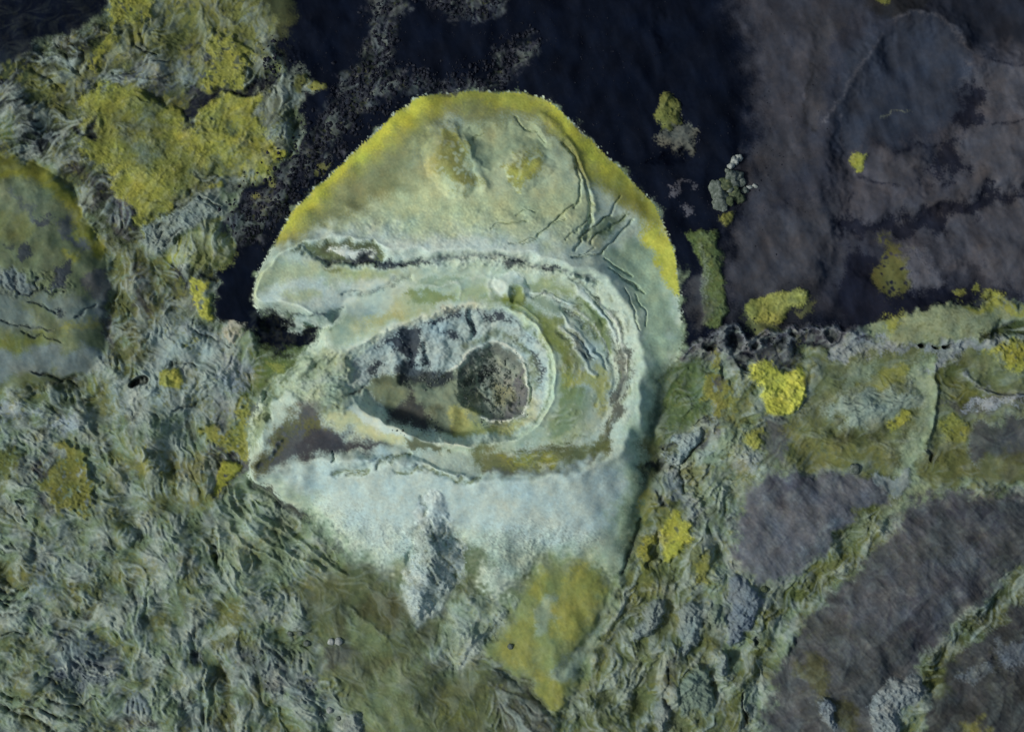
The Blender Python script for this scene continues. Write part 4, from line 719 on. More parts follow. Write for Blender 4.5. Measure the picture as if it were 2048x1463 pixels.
G2 = "2070,1122 2002,1192 1952,1242 1892,1282 1862,1322 1852,1372 1866,1412 1900,1392 1902,1342 1922,1302 1990,1252 2070,1190"
paint((58, 64, 34), G2, 0.9, 12, 7); ridge(-2.4, "2070,1160 2000,1220 1930,1280 1885,1330 1870,1400", 14)
paint((92, 102, 112), "2000,1290 2060,1278 2060,1332 2012,1322", 0.6, 12, 8); paint((84, 92, 98), "1930,1350 1968,1336 1986,1345 1956,1366", 0.7, 8, 7); tex('fine', 1.2, "1930,1340 2000,1285 2060,1280 2060,1340 1950,1366", 12, 5)
paint((68, 70, 38), "1590,1322 1642,1312 1662,1372 1692,1402 1724,1480 1690,1480 1658,1402 1620,1382", 0.7, 12, 7); paint((92, 92, 34), "1925,1450 1960,1440 1985,1463 1930,1480", 0.7, 10, 6); paint((38, 40, 38), "1870,1420 1990,1400 2048,1360 2060,1400 1960,1440 1880,1463", 0.5, 20, 8)
OUT = {}
OUT['p1'] = "1746,1402 1770,1372 1802,1360 1840,1352 1851,1370 1846,1391 1822,1411 1802,1421 1806,1450 1792,1482 1746,1482 1752,1440"
OUT['p2'] = "1630,1402 1650,1390 1668,1401 1673,1440 1660,1464 1641,1440"
# ------------------------------------------------------------------ crusted outcrops east and south-east of the cone
EL = "1290,880 1345,858 1420,850 1470,838 1528,880 1528,945 1485,970 1455,1010 1400,1050 1420,1110 1400,1200 1430,1330 1440,1640 1180,1640 1150,1440 1170,1390 1200,1300 1240,1180 1270,1080 1295,990"
paint((82, 90, 54), EL, 0.75, 12, 8)
paint((116, 132, 112), "1420,866 1460,838 1502,850 1530,900 1526,940 1500,950 1480,972 1460,1002 1440,1018 1410,1022 1390,1030 1370,990 1364,932 1400,910", 0.85, 8, 7); tex('fine', 1.5, "1370,930 1460,840 1530,900 1440,1018 1390,1030", 10, 4)
OUT['lobe'] = "1345,876 1370,863 1405,862 1403,885 1390,903 1370,920 1367,929 1345,932 1328,916 1350,905"
paint((112, 116, 84), "1368,931 1410,926 1416,960 1396,976 1370,960", 0.8, 5, 5); paint((120, 130, 136), "1340,940 1366,935 1372,990 1400,1022 1420,1015 1402,1042 1380,1032 1350,990", 0.7, 8, 7); paint((124, 134, 136), "1476,906 1520,896 1526,930 1502,946 1476,936", 0.7, 9, 7)
paint((74, 72, 80), "1402,882 1426,850 1442,860 1422,890 1402,912", 0.8, 6, 6)
SM['lichen_spot'] = "1490,866 1525,862 1528,884 1511,895 1492,890"; mat((126, 122, 48), SM['lichen_spot'], 0.5, 7, 5)
for s in ("1294,926 1328,920 1336,938 1302,946", "1330,896 1352,886 1350,900 1335,906", "1314,982 1330,986 1337,1010 1320,1006", "1380,850 1420,830 1425,840 1400,848"): paint((28, 34, 42), s, 0.85, 6, 6); dome(-1.5, s)
for s in ("1408,862 1402,885 1390,905 1368,925 1345,933", "1366,930 1368,960 1372,985", "1420,930 1412,960 1400,975"): crack(s, 3, 1.4, 3, (46, 54, 48), 0.7)
OUT['o1'] = "1262,1270 1280,1246 1300,1214 1325,1205 1329,1235 1311,1266 1281,1281"
OUT['o2'] = "1352,1236 1360,1210 1395,1208 1408,1240 1402,1281 1386,1300 1368,1316 1358,1301 1366,1280"
OUT['o3'] = "1424,1214 1445,1214 1443,1254 1431,1260 1422,1240"
OUT['o4'] = "1460,1166 1480,1151 1505,1166 1522,1196 1520,1220 1505,1260 1480,1292 1456,1280 1455,1240 1462,1210"
OUT['o5'] = "1370,1350 1395,1340 1420,1346 1425,1380 1431,1400 1420,1441 1400,1430 1366,1433 1360,1400"
OUT['o6'] = "1441,1310 1455,1310 1456,1350 1440,1353"
OUT['o7'] = "684,1441 700,1426 720,1430 723,1480 681,1480"
OUT['o8'] = "1320,1410 1338,1408 1340,1440 1330,1470 1312,1468"
for k, s in OUT.items():
    c = {'o4': (96, 108, 118), 'p1': (112, 122, 124), 'p2': (104, 114, 120), 'lobe': (132, 148, 148), 'o5': (96, 112, 102), 'o3': (100, 114, 104)}.get(k, (112, 124, 122))
    paint(c, s, 0.92, 4, 4); dome(2.4, s, 2, 2.5); plateau(0.8, s, 4, 3)
    tex('crack', 1.0, s, 4, 3); tex('fine', 1.3, s, 4, 3); tex('lump', 0.2, s, 4, 3)
SM['se_mat'] = "1320,1062 1344,1029 1360,1030 1368,1041 1388,1046 1391,1066 1381,1086 1356,1108 1336,1122 1322,1116 1326,1090"; mat((140, 134, 34), SM['se_mat'], 1.2, 4, 4, 0.05)
paint((128, 132, 74), "1316,1070 1336,1068 1340,1086 1322,1096", 0.7, 6, 5)
SM['foot_mat'] = "1288,1072 1306,1068 1310,1110 1302,1140 1280,1152 1282,1112"; mat((118, 116, 40), SM['foot_mat'], 0.7, 6, 6, 0.1); paint((96, 100, 46), "1290,985 1310,985 1312,1020 1295,1040 1285,1060", 0.8, 7, 6); paint((100, 98, 48), "1262,1150 1310,1130 1300,1190 1270,1220 1245,1230", 0.7, 12, 7)
SM['long_tuft'] = "1400,1112 1415,1108 1421,1140 1413,1170 1398,1170 1392,1140"; mat((114, 108, 46), SM['long_tuft'], 0.7, 6, 5, 0.1)
crack("1248,1145 1262,1110 1276,1075 1285,1040", 5, 1.8, 2, (34, 48, 40), 0.7)
CR1 = "1488,1393 1495,1392 1491,1420 1498,1440 1492,1460 1483,1456 1488,1420"; paint((14, 18, 18), CR1, 0.9, 3, 3); dome(-2.5, CR1); HOLE5 = "1511,1279 1517,1274 1521,1288 1514,1292"; paint((16, 22, 20), HOLE5, 0.9, 2, 2); dome(-2.0, HOLE5, 1, 3)
paint((112, 128, 110), "1520,1272 1540,1256 1562,1252 1546,1266 1530,1282 1516,1300 1508,1301", 0.7, 5, 5)
paint((56, 56, 42), "1330,1330 1360,1320 1350,1400 1320,1410 1310,1370", 0.6, 12, 7); crack("1340,1340 1336,1380 1334,1410", 4, 1.4, 3, (42, 42, 36), 0.7)
HOLE0 = "256,766 262,757 275,751 290,752 293,760 288,768 275,772 262,775 255,772"
paint((20, 22, 26), HOLE0, 0.9, 2.5, 2); dome(-5.0, HOLE0, 1, 4.0); ridge(0.5, "252,770 262,753 278,747 294,750", 4)
paint((122, 132, 130), "225,885 235,880 240,890 230,896", 0.3, 4, 3)
# ------------------------------------------------------------------ surface relief from the texture weights
ax, ay = samp(WX, Y * 0.9, X * 0.9), WX
def terrace(f, step, sharp):
    k = np.floor(f / step); t = f / step - k
    return (k + sstep(1 - sharp, 1, t) * 0.85 + 0.15 * t) * step
fb = fnoise(7, 190, 2.0); f2 = fnoise(5, 46, 1.75)          # broken ground at all sizes
t1 = terrace(fb, 0.55, 0.45); t2 = terrace(f2, 0.8, 0.5)
n1 = fnoise(22, 90, 1.4); n2 = fnoise(7, 40, 1.3); n3 = fnoise(5, 16, 0.9)
lumpw = np.clip(T['lump'], 0, 1.5); finew = np.clip(T['fine'], 0, 2.5)
patch = 0.35 + 0.65 * sstep(-0.7, 0.9, NL - 0.5 * NV)       # some ground is crumpled, some smooth
nb = fnoise(70, 220, 1.3)
# wrinkles drawn out along the old flow directions (angles read off the ground, in degrees, y down)
FLOW = ((60, 1200, 10), (60, 950, 20), (300, 1150, 52), (560, 1080, 40), (400, 850, 78), (620, 1340, 45), (200, 1380, 25), (420, 1380, 85), (1300, 1250, 112), (1480, 1220, 108), (1400, 950, 125), (1750, 900, 158), (300, 620, 96), (300, 250, 148), (480, 80, 110), (120, 130, 150), (1700, 1100, 132), (1900, 720, 168), (1000, 1350, 60), (640, 760, 150), (1700, 740, 160), (1900, 1250, 135))
ca = np.zeros((ny, nx), np.float32); sa = np.zeros((ny, nx), np.float32)
for fx_, fy_, an in FLOW:
    w_ = 1.0 / ((X - fx_) ** 2 + (Y - fy_) ** 2 + 4000.0) ** 1.5; w_ = w_ / w_.max()
    w_ = 1.0 / (((X - fx_) ** 2 + (Y - fy_) ** 2) / 8000.0 + 1.0) ** 2
    ca += w_ * math.cos(2 * math.radians(an)); sa += w_ * math.sin(2 * math.radians(an))
th = 0.5 * np.arctan2(sa, ca) + 0.55 * SX + 0.25 * NL
U, V_ = np.cos(th).astype(np.float32), np.sin(th).astype(np.float32)
def lic(N, length, step=3.0):
    out = N.copy(); wsum = 1.0
    for sg in (1, -1):
        x, y = X.copy(), Y.copy(); dx, dy = U * sg, V_ * sg
        for k in range(int(length / step)):
            x = x + dx * step; y = y + dy * step
            u = samp(U, x, y); v = samp(V_, x, y); d = np.sign(u * dx + v * dy); dx, dy = u * d, v * d
            w = 1 - (k + 1) / (length / step + 1); out = out + w * samp(N, x, y); wsum += w
    out -= out.mean(); return (out / out.std()).astype(np.float32)
L1 = lic(fnoise(7, 20, 0.8), 24); L2 = lic(fnoise(18, 60, 1.2), 60, 6.0)
mdl = fnoise(34, 120, 1.7); t3 = terrace(L2 + 0.45 * fb, 0.8, 0.35)
H += lumpw * (1.3 * nb + 0.40 * mdl + 0.30 * fb + 0.36 * t3 * (0.25 + 0.75 * sstep(-0.6, 0.8, NV2 + 0.4 * NV)) + patch * (0.20 * t1 + 0.16 * t2 + 0.12 * L1 - 0.06 * np.abs(L1)))
H += finew * patch * (0.05 * n3 + 0.15 * t2 + 0.06 * L1)
cr = np.abs(samp(fnoise(9, 26, 0.7), X + 4 * NM, Y + 4 * NM))
crm = np.exp(-(cr / 0.16) ** 2); cw = np.clip(T['crack'], 0, 1.2)
H += cw * (0.22 * t2 + 0.10 * L1 - 0.25 * crm)
rubw = np.clip(T['rub'], 0, 1.2)
H += rubw * (0.06 * n3 + 0.24 * t2)
dg1 = fnoise(8, 140, 1.9, -42, 0.3); dg2 = fnoise(6, 80, 1.8, 50, 0.35)
H += np.clip(T['diag'], 0, 1) * (0.10 * dg1 + 0.05 * L2)
fz = np.clip(T['fuzz'], 0, 1.2); H += fz * (0.010 * NF + 0.012 * n3)
H += 0.004 * NF
ash_streak = fnoise(9, 170, 2.0, -20, 0.4); H += 0.06 * ash_streak * (1 - np.clip(T['lump'] + T['fine'] + T['fuzz'], 0, 1)) * (D0 < 0)
H = np.clip(H, -14, 60).astype(np.float32)

# natural colour variation: dry grey crust, darker green hollows, straw, grit
def mixc(col, w, a):
    global C
    C += (A(col) - C) * (np.clip(w, 0, 1) * a)[..., None]
mixc((136, 150, 142), lumpw * sstep(-0.2, 1.5, 0.7 * L2 + 0.5 * mdl + 0.5 * L1) * (1 - 0.7 * np.clip(T['fuzz'], 0, 1)), 0.62)
mixc((58, 70, 48), lumpw * sstep(0.3, 1.7, -0.7 * L2 - 0.5 * mdl - 0.3 * L1), 0.40)
mixc((152, 164, 162), lumpw * sstep(0.3, 2.0, f2 + 0.5 * fb), 0.22)
mixc((66, 76, 44), lumpw * sstep(0.4, 1.8, -0.9 * fb - 0.3 * f2 + 0.4 * NP2), 0.45)
mixc((98, 100, 50), lumpw * sstep(0.9, 2.1, NP2 + 0.6 * NV), 0.45)
mossw = np.clip(T['fuzz'], 0, 1) * (D0 < 0)
mixc((86, 92, 42), mossw * sstep(0.2, 1.8, NP + 0.5 * NP2), 0.30)
mixc((60, 66, 44), mossw * sstep(1.2, 2.2, NP2 - 0.5 * NP), 0.35)
mixc((46, 54, 54), cw * crm, 0.45)
mixc((56, 62, 72), rubw * sstep(0.7, 1.7, NP2 + 0.5 * n3), 0.25)
RG = 0.35 + 0.65 * np.clip(lumpw + finew, 0, 1)
C *= np.exp(RG * (0.05 * NM + 0.03 * NF + 0.03 * NP2 + 0.03 * n3))[..., None]
dw = np.clip(T['diag'], 0, 1); C *= np.exp(dw * (0.08 * dg1 + 0.03 * L2 + 0.04 * n3))[..., None]
fzw = np.clip(T['fuzz'], 0, 1); C *= np.exp(fzw * (0.03 * NF + 0.03 * n3))[..., None]
hue = 0.03 * NL2 + 0.015 * NM
C[..., 0] *= np.exp(hue); C[..., 2] *= np.exp(-hue)
C = np.clip(C, 0.0035, 0.85)
# thin cover of stray tufts and grit specks on the ash
ashm = np.clip(1 - (T['lump'] + T['fine'] + T['fuzz']), 0, 1) * (D0 < 0)
C *= (1 + 0.14 * ashm * np.clip(ash_streak, -1, 2))[..., None]

RUGGED = np.clip(0.55 * lumpw * patch + 0.35 * finew * patch + 0.4 * rubw, 0, 1)   # drives the fine relief in the material
# ------------------------------------------------------------------ material
def nodes(m):
    m.use_nodes = True; nt = m.node_tree; return nt, nt.nodes['Principled BSDF'], nt.links
def terrain_material(name, grain, bump):
    m = bpy.data.materials.new(name); nt, b, lk = nodes(m)
    at = nt.nodes.new('ShaderNodeAttribute'); at.attribute_name = 'ground_colour'
    tc = nt.nodes.new('ShaderNodeTexCoord')
    n1 = nt.nodes.new('ShaderNodeTexNoise'); n1.inputs['Scale'].default_value = 1.9; n1.inputs['Detail'].default_value = 5; n1.inputs['Roughness'].default_value = 0.7
    n2 = nt.nodes.new('ShaderNodeTexNoise'); n2.inputs['Scale'].default_value = 0.55; n2.inputs['Detail'].default_value = 4
    lk.new(tc.outputs['Object'], n1.inputs['Vector']); lk.new(tc.outputs['Object'], n2.inputs['Vector'])
    mr = nt.nodes.new('ShaderNodeMapRange'); mr.inputs['From Min'].default_value = 0.25; mr.inputs['From Max'].default_value = 0.75
    mr.inputs['To Min'].default_value = 1 - grain; mr.inputs['To Max'].default_value = 1 + grain
    lk.new(n1.outputs['Fac'], mr.inputs['Value'])
    mr2 = nt.nodes.new('ShaderNodeMapRange'); mr2.inputs['From Min'].default_value = 0.3; mr2.inputs['From Max'].default_value = 0.7
    mr2.inputs['To Min'].default_value = 0.92; mr2.inputs['To Max'].default_value = 1.08; lk.new(n2.outputs['Fac'], mr2.inputs['Value'])
    mu = nt.nodes.new('ShaderNodeMath'); mu.operation = 'MULTIPLY'; lk.new(mr.outputs[0], mu.inputs[0]); lk.new(mr2.outputs[0], mu.inputs[1])
    vm = nt.nodes.new('ShaderNodeVectorMath'); vm.operation = 'SCALE'; lk.new(at.outputs['Color'], vm.inputs[0]); lk.new(mu.outputs[0], vm.inputs['Scale'])
    lk.new(vm.outputs[0], b.inputs['Base Color'])
    bp = nt.nodes.new('ShaderNodeBump'); am = nt.nodes.new('ShaderNodeMath'); am.operation = 'MULTIPLY_ADD'; am.inputs[1].default_value = 0.55; am.inputs[2].default_value = bump; lk.new(at.outputs['Alpha'], am.inputs[0]); lk.new(am.outputs[0], bp.inputs['Strength']); bp.inputs['Distance'].default_value = 0.3
    lk.new(n1.outputs['Fac'], bp.inputs['Height']); lk.new(bp.outputs[0], b.inputs['Normal'])
    b.inputs['Roughness'].default_value = 0.95; b.inputs['Specular IOR Level'].default_value = 0.0
    return m
MT = terrain_material('moss_and_ash', 0.05, 0.03)

# ------------------------------------------------------------------ cutting the survey grid into objects
WXm = (X - 1024.0) * S; WYm = -(Y - 731.5) * S
gyy, gxx = np.gradient(H.astype(np.float64), STEP * S)
NRM = np.stack([-gxx, gyy, np.ones_like(gxx)], -1); NRM /= np.linalg.norm(NRM, axis=-1, keepdims=True); NRM = NRM.astype(np.float32)
REG = np.zeros((ny - 1, nx - 1), np.int32)
SPEC = []                                     # id -> (name, props, parent id)
def largest(mask):
    """keep the largest connected piece of a mask and fill pinholes"""
    lab = np.zeros(mask.shape, np.int32); best = 0; bid = 0; n = 0
    idx = np.argwhere(mask)
    Hh, Ww = mask.shape
    for j, i in idx:
        if lab[j, i]: continue
        n += 1; st = [(j, i)]; lab[j, i] = n; c = 0
        while st:
            a, b = st.pop(); c += 1
            for u, v in ((a + 1, b), (a - 1, b), (a, b + 1), (a, b - 1)):
                if 0 <= u < Hh and 0 <= v < Ww and mask[u, v] and not lab[u, v]: lab[u, v] = n; st.append((u, v))
        if c > best: best, bid = c, n
    return lab == bid
def region(name, s, label=None, category=None, group=None, kind=None, parent=None, rough=3, big=False):
    SPEC.append((name, dict(label=label, category=category, group=group, kind=kind), parent)); rid = len(SPEC)
    if s is None: return rid
    sl, d = (None, s) if not isinstance(s, str) else dist(s, True, rough, 6)
    if sl is None and isinstance(s, str): return rid
    q = (d[:-1, :-1] > 0)
    if not big: q = largest(q)
    if sl is None: REG[q] = rid
    else:
        j0, i0 = sl[0].start, sl[1].start; sub = REG[j0:j0 + q.shape[0], i0:i0 + q.shape[1]]; sub[q[:sub.shape[0], :sub.shape[1]]] = rid
    return rid
# --- the setting
R_FIELD = region('lava_field', np.ones((ny, nx), np.float32), kind='structure', big=True)
R_ASH = region('ash_ground', ASHPOLY, kind='structure', big=True, rough=5)
region('ash_ground', "-240,-240 225,-240 212,5 180,35 150,62 110,76 70,86 40,110 15,160 -20,220 -240,240", kind='structure', rough=6)
region('ash_hill', "1500,-240 2400,-240 2400,600 2048,580 1960,575 1830,585 1720,630 1660,560 1600,575 1480,600 1462,540 1480,420 1510,330 1525,200 1500,60", kind='structure', rough=8)
region('brown_hill', BF1, kind='structure', rough=7); region('brown_hill', BF2, kind='structure', rough=7); region('brown_hill', BF3, kind='structure', rough=7)
# --- cones
R_CONE = region('crater_cone', None, 'huge pale green crater cone with yellow moss rim and a deep spiral pit', 'crater')
R_SL = region('outer_slope', D0, parent=R_CONE); region('moss_rim', YRIM, parent=R_CONE, rough=5, label='bright yellow moss band along the upper rim')
region('crater_terrace', D1, parent=R_CONE); region('inner_slope', D2, parent=R_CONE); region('crater_wall', D3, parent=R_CONE, label='blue-grey rock wall with dark cracks')
region('crater_floor', D4, parent=R_CONE, label='olive and brown floor'); region('inner_pit', D5, parent=R_CONE, label='round dark pit in the crater floor')
region('lava_tongue', TONGUE, parent=R_CONE, rough=4, label='white crusted tongue of lava ending in a point')
region('scab', "655,502 680,497 705,499 735,505 752,512 730,518 705,522 685,516 665,508", parent=R_CONE, rough=4, label='small white oval patch in an eye-shaped hollow')
region('crater_cone', LCO, 'smooth olive cone with dark rock streaks, cut by the picture edge', 'crater', rough=4)
# --- moss mats
def moss(key, label, rough=4, name='moss_mat', group=None): region(name, SM[key] if key in SM else key, label, 'moss', group, rough=rough)
moss(UM1, 'largest yellow moss mat on lava, around a black ash inlet', 7); moss(UM2, 'olive moss mat above the black ash inlet, beside grey lava ridge', 7); moss(UM3, 'yellow moss strip running down from the top edge beside black ash', 6)
region('ash_ground', INLET, kind='structure', rough=6)
moss('tuft_a', 'small square moss tuft jutting into black ash from grey outcrop', 4, 'moss_tuft'); moss('tuft_b', 'bright moss tuft at the lower tip of the grey outcrop', 4, 'moss_tuft'); moss('tuft_c', 'dull olive moss cap on the grey outcrop', 4, 'moss_tuft')
moss('tuft_d', 'western one of two tiny moss tufts on black ash', 2, 'moss_tuft'); moss('tuft_e', 'eastern one of two tiny moss tufts on black ash', 2, 'moss_tuft')
moss('tuft_f', 'round moss tuft among dark rubble above the ash channel', 3, 'moss_tuft'); moss('tuft_g', 'smallest moss tuft among dark rubble by the ash channel', 3, 'moss_tuft'); moss('tuft_h', 'slanted pale moss tuft in rubble close to the yellow rim', 3, 'moss_tuft')
moss('round', 'round yellow moss cushion beside the small black cave', 3, 'moss_cushion'); moss('stack', 'tall bright yellow moss mat on the bank of the ash channel', 4); moss('wedge', 'wedge-shaped yellow moss mat in a dark hollow by the lower arm', 3)
moss('elbow', 'elbow-shaped golden moss mat above the dark hollow', 7); moss('left_mat', 'wrinkled olive moss mat beside a purple-black bare patch', 8); moss('edge_mat', 'green moss mat touching the west edge of the picture', 6)
moss('ash_strip', 'long green moss strip on black ash beside the cone', 4); moss('ash_cone', 'pointed green moss mound alone on black ash', 4, 'moss_mound'); moss('outcrop_moss', 'square green moss patch under the boulder outcrop', 3, 'moss_tuft')
moss('tiny_tuft', 'tiny yellow moss tuft in a gully of the ash hills', 3, 'moss_tuft'); moss('top_tuft', 'dull moss tuft cut by the top edge of the picture', 3, 'moss_tuft')
moss('crescent', 'yellow moss crescent just above the chain of pits', 3); moss('lobed', 'brightest yellow lobed moss mat just below the chain of pits', 3); moss('pit_moss', 'ragged golden moss below the first pits beside the cone', 7)
moss('field_spot', 'golden moss spot at the end of the pale tongue-shaped mound', 5, 'moss_tuft'); moss('right_mat', 'yellow moss mat cut by the east edge of the picture', 6); moss('right_tuft', 'square golden moss patch at the corner of the brown slope', 5, 'moss_tuft')
moss('bush_a', 'westernmost of three ragged tufts above the pale strip', 3, 'moss_tuft'); moss('bush_b', 'middle one of three ragged tufts above the pale strip', 3, 'moss_tuft'); moss('bush_c', 'easternmost of three ragged tufts above the pale strip', 3, 'moss_tuft')
moss('lichen_spot', 'yellow spot on the crumbled pale lava east of the cone', 5, 'moss_tuft'); moss('se_mat', 'two-lobed bright yellow moss mat southeast of the cone', 4); moss('foot_mat', 'narrow yellow moss strip along the southeast foot of the cone', 6); moss('long_tuft', 'upright golden moss streak below the two-lobed mat', 5, 'moss_tuft')
moss(STRIP, 'long pale moss strip with yellow upper edge under the black hollow', 4); moss(FAN, 'yellow moss fan with grey stripe at the south foot of the cone', 6, 'moss_fan')
# --- lava outcrops, slabs and mounds
def crop(name, s, label, rough=4): region(name, s, label, 'rock', rough=rough)
crop('lava_slab', SLAB, 'grey cracked lava slab on the west bank of the ash channel', 5); crop('moss_knoll', KNOLL, 'rounded green knoll below the grey cracked slab', 6); crop('lava_slab', SLB2, 'small cream slab beside the black breach hollow'); crop('lava_slab', SLB3, 'pale slab on the upper rim of the brown fan', 5)
crop('lava_outcrop', "505,178 530,157 555,147 590,132 610,142 606,162 597,190 596,220 576,240 572,265 590,290 570,302 545,296 536,270 516,236 505,230 512,200", 'grey mossy outcrop between yellow mat and black ash', 7)
crop('lava_mound', PT1, 'pale tongue-shaped mound in the olive field', 6); crop('lava_mound', GRH, 'pale green mound with a bright ridge south of the cone', 6); crop('lava_mound', GPOD, 'dark olive pod-shaped mound beside the pale ridge', 6)
crop('lava_outcrop', OUT['lobe'], 'smooth white lava lobe east of the cone'); crop('lava_outcrop', OUT['o1'], 'slanted cracked grey outcrop nearest the southeast foot'); crop('lava_outcrop', OUT['o2'], 'largest pale crusted outcrop in the southeast row'); crop('lava_outcrop', OUT['o3'], 'narrow green-grey outcrop between two larger ones')
crop('lava_outcrop', OUT['o4'], 'blue-grey tapering outcrop beside the brown fan'); crop('lava_outcrop', OUT['o5'], 'green-grey forked outcrop near the bottom edge'); crop('lava_outcrop', OUT['o6'], 'slim pale outcrop below the blue-grey one'); crop('lava_outcrop', OUT['o7'], 'pale block cut by the bottom edge beside the olive apron'); crop('lava_outcrop', OUT['o8'], 'small pale outcrop at the bottom edge in a dark gully')
crop('lava_outcrop', OUT['p1'], 'big pale outcrop at the lower end of the brown hill', 5); crop('lava_outcrop', OUT['p2'], 'small pale outcrop on brown slope near the bottom edge'); crop('lava_outcrop', ST1, 'striped shield-shaped outcrop over a painted strip of shade', 2)
crop('lava_outcrop', RK1, 'jagged grey rock at the foot of the pointed moss mound', 5)
# --- pits, caves and vents
def hole(name, s, label): region(name, s, label, 'pit', rough=2)
hole('collapse_pit', PITS['a'], 'westernmost dark pit of the chain, touching the cone'); hole('collapse_pit', PITS['b'], 'largest and deepest pit of the chain'); hole('collapse_pit', PITS['c'], 'small round black pit beside the largest one'); hole('collapse_pit', PITS['d'], 'shallow grey pit, fourth in the chain')
hole('collapse_pit', PITS['e'], 'small pit above the grey rocky mound in the chain'); hole('collapse_pit', PITS['f'], 'easternmost pit of the scalloped chain')
hole('cave_mouth', HOLE0, 'small oval black cave mouth in grey lava'); hole('vent_hole', VENTS['a'], 'round black vent in the grey lip of the pale strip'); hole('vent_hole', VENTS['b'], 'wide black vent in the grey lip of the pale strip'); hole('vent_hole', VENTS['c'], 'slit vent between the two larger black vents')
hole('sink_hole', HOLE1, 'ragged black hole inside the yellow moss mat'); hole('sink_hole', HOLE2, 'dark green hole under the pale ridge line'); hole('sink_hole', HOLE3, 'dark hole beside the olive gully near the bottom'); hole('sink_hole', HOLE4, 'dark hollow in the olive field east'); hole('sink_hole', HOLE5, 'tiny black hole in a pale green patch'); hole('lava_fissure', CR1, 'tall black fissure near the bottom edge')

# --- build the meshes
def props(o, d):
    for k, v in d.items():
        if v: o[k] = v
def sub_mesh(name, q):
    jj, ii = np.nonzero(q)
    a = jj * nx + ii
    quads = np.stack([a, a + nx, a + nx + 1, a + 1], 1)
    vid, inv = np.unique(quads.ravel(), return_inverse=True)
    me = bpy.data.meshes.new(name); nv, nq = len(vid), len(quads)
    co = np.stack([WXm.ravel()[vid], WYm.ravel()[vid], H.ravel()[vid]], 1).astype(np.float32)
    me.vertices.add(nv); me.vertices.foreach_set('co', co.ravel())
    me.loops.add(nq * 4); me.loops.foreach_set('vertex_index', inv.astype(np.int32).ravel())
    me.polygons.add(nq); me.polygons.foreach_set('loop_start', np.arange(0, nq * 4, 4, dtype=np.int32)); me.polygons.foreach_set('loop_total', np.full(nq, 4, np.int32))
    me.update(calc_edges=True)
    at = me.attributes.new('ground_colour', 'FLOAT_COLOR', 'POINT')
    cc = np.ones((nv, 4), np.float32); cc[:, :3] = C.reshape(-1, 3)[vid]; cc[:, 3] = RUGGED.ravel()[vid]; at.data.foreach_set('color', cc.ravel())
    me.polygons.foreach_set('use_smooth', np.ones(nq, bool))
    me.normals_split_custom_set_from_vertices(NRM.reshape(-1, 3)[vid])
    me.materials.append(MT); return me
OBJ = {}
for rid, (name, pr, par) in enumerate(SPEC, 1):
    q = REG == rid
    if not q.any() and any(s[2] == rid for s in SPEC):
        o = bpy.data.objects.new(name, None); o.empty_display_size = 5
    elif q.any(): o = bpy.data.objects.new(name, sub_mesh(name, q))
    else: continue
    COL.objects.link(o); props(o, pr); OBJ[rid] = o
    if par: o.parent = OBJ[par]

# the land goes on beyond the surveyed grid
bm = bmesh.new(); lay = bm.verts.layers.float_color.new('ground_colour')
def edge_pt(t):
    t = t % 4.0; k = int(t); f = t - k
    j, i = [(0, f * (nx - 1)), (f * (ny - 1), nx - 1), (ny - 1, (1 - f) * (nx - 1)), ((1 - f) * (ny - 1), 0)][k]
    return int(round(j)), int(round(i))
EJ = [(0, i) for i in range(0, nx - 1, 4)] + [(j, nx - 1) for j in range(0, ny - 1, 4)] + [(ny - 1, i) for i in range(nx - 1, 0, -4)] + [(j, 0) for j in range(ny - 1, 0, -4)]
rings = []; rr = random.Random(3)
for ring, (sc_, dz) in enumerate(((1.0, 0.0), (1.06, -0.3), (1.25, 0.5), (1.7, -1), (3.0, -2), (8.0, -6), (30.0, -10))):
    row = []
    for j, i in EJ:
        x, y = float(WXm[j, i]) * sc_, float(WYm[j, i]) * sc_
        row.append(bm.verts.new((x, y, float(H[j, i]) * (1.0 if ring == 0 else 0.8 / ring) + (dz * rr.uniform(.6, 1.4) if ring else -0.02))))
    rings.append(row)
for r, row in enumerate(rings):
    for (j, i), v in zip(EJ, row):
        c = C[j, i] * (1 if r < 2 else 1) ; v[lay] = (float(c[0]), float(c[1]), float(c[2]), 1)
n = len(EJ)
for a, b in zip(rings[:-1], rings[1:]):
    for k in range(n):
        f = bm.faces.new((a[k], a[(k + 1) % n], b[(k + 1) % n], b[k])); f.smooth = True
bmesh.ops.recalc_face_normals(bm, faces=bm.faces)
me = bpy.data.meshes.new('surrounding_land'); bm.to_mesh(me); bm.free(); me.materials.append(MT)
o = bpy.data.objects.new('surrounding_land', me); COL.objects.link(o); o['kind'] = 'structure'

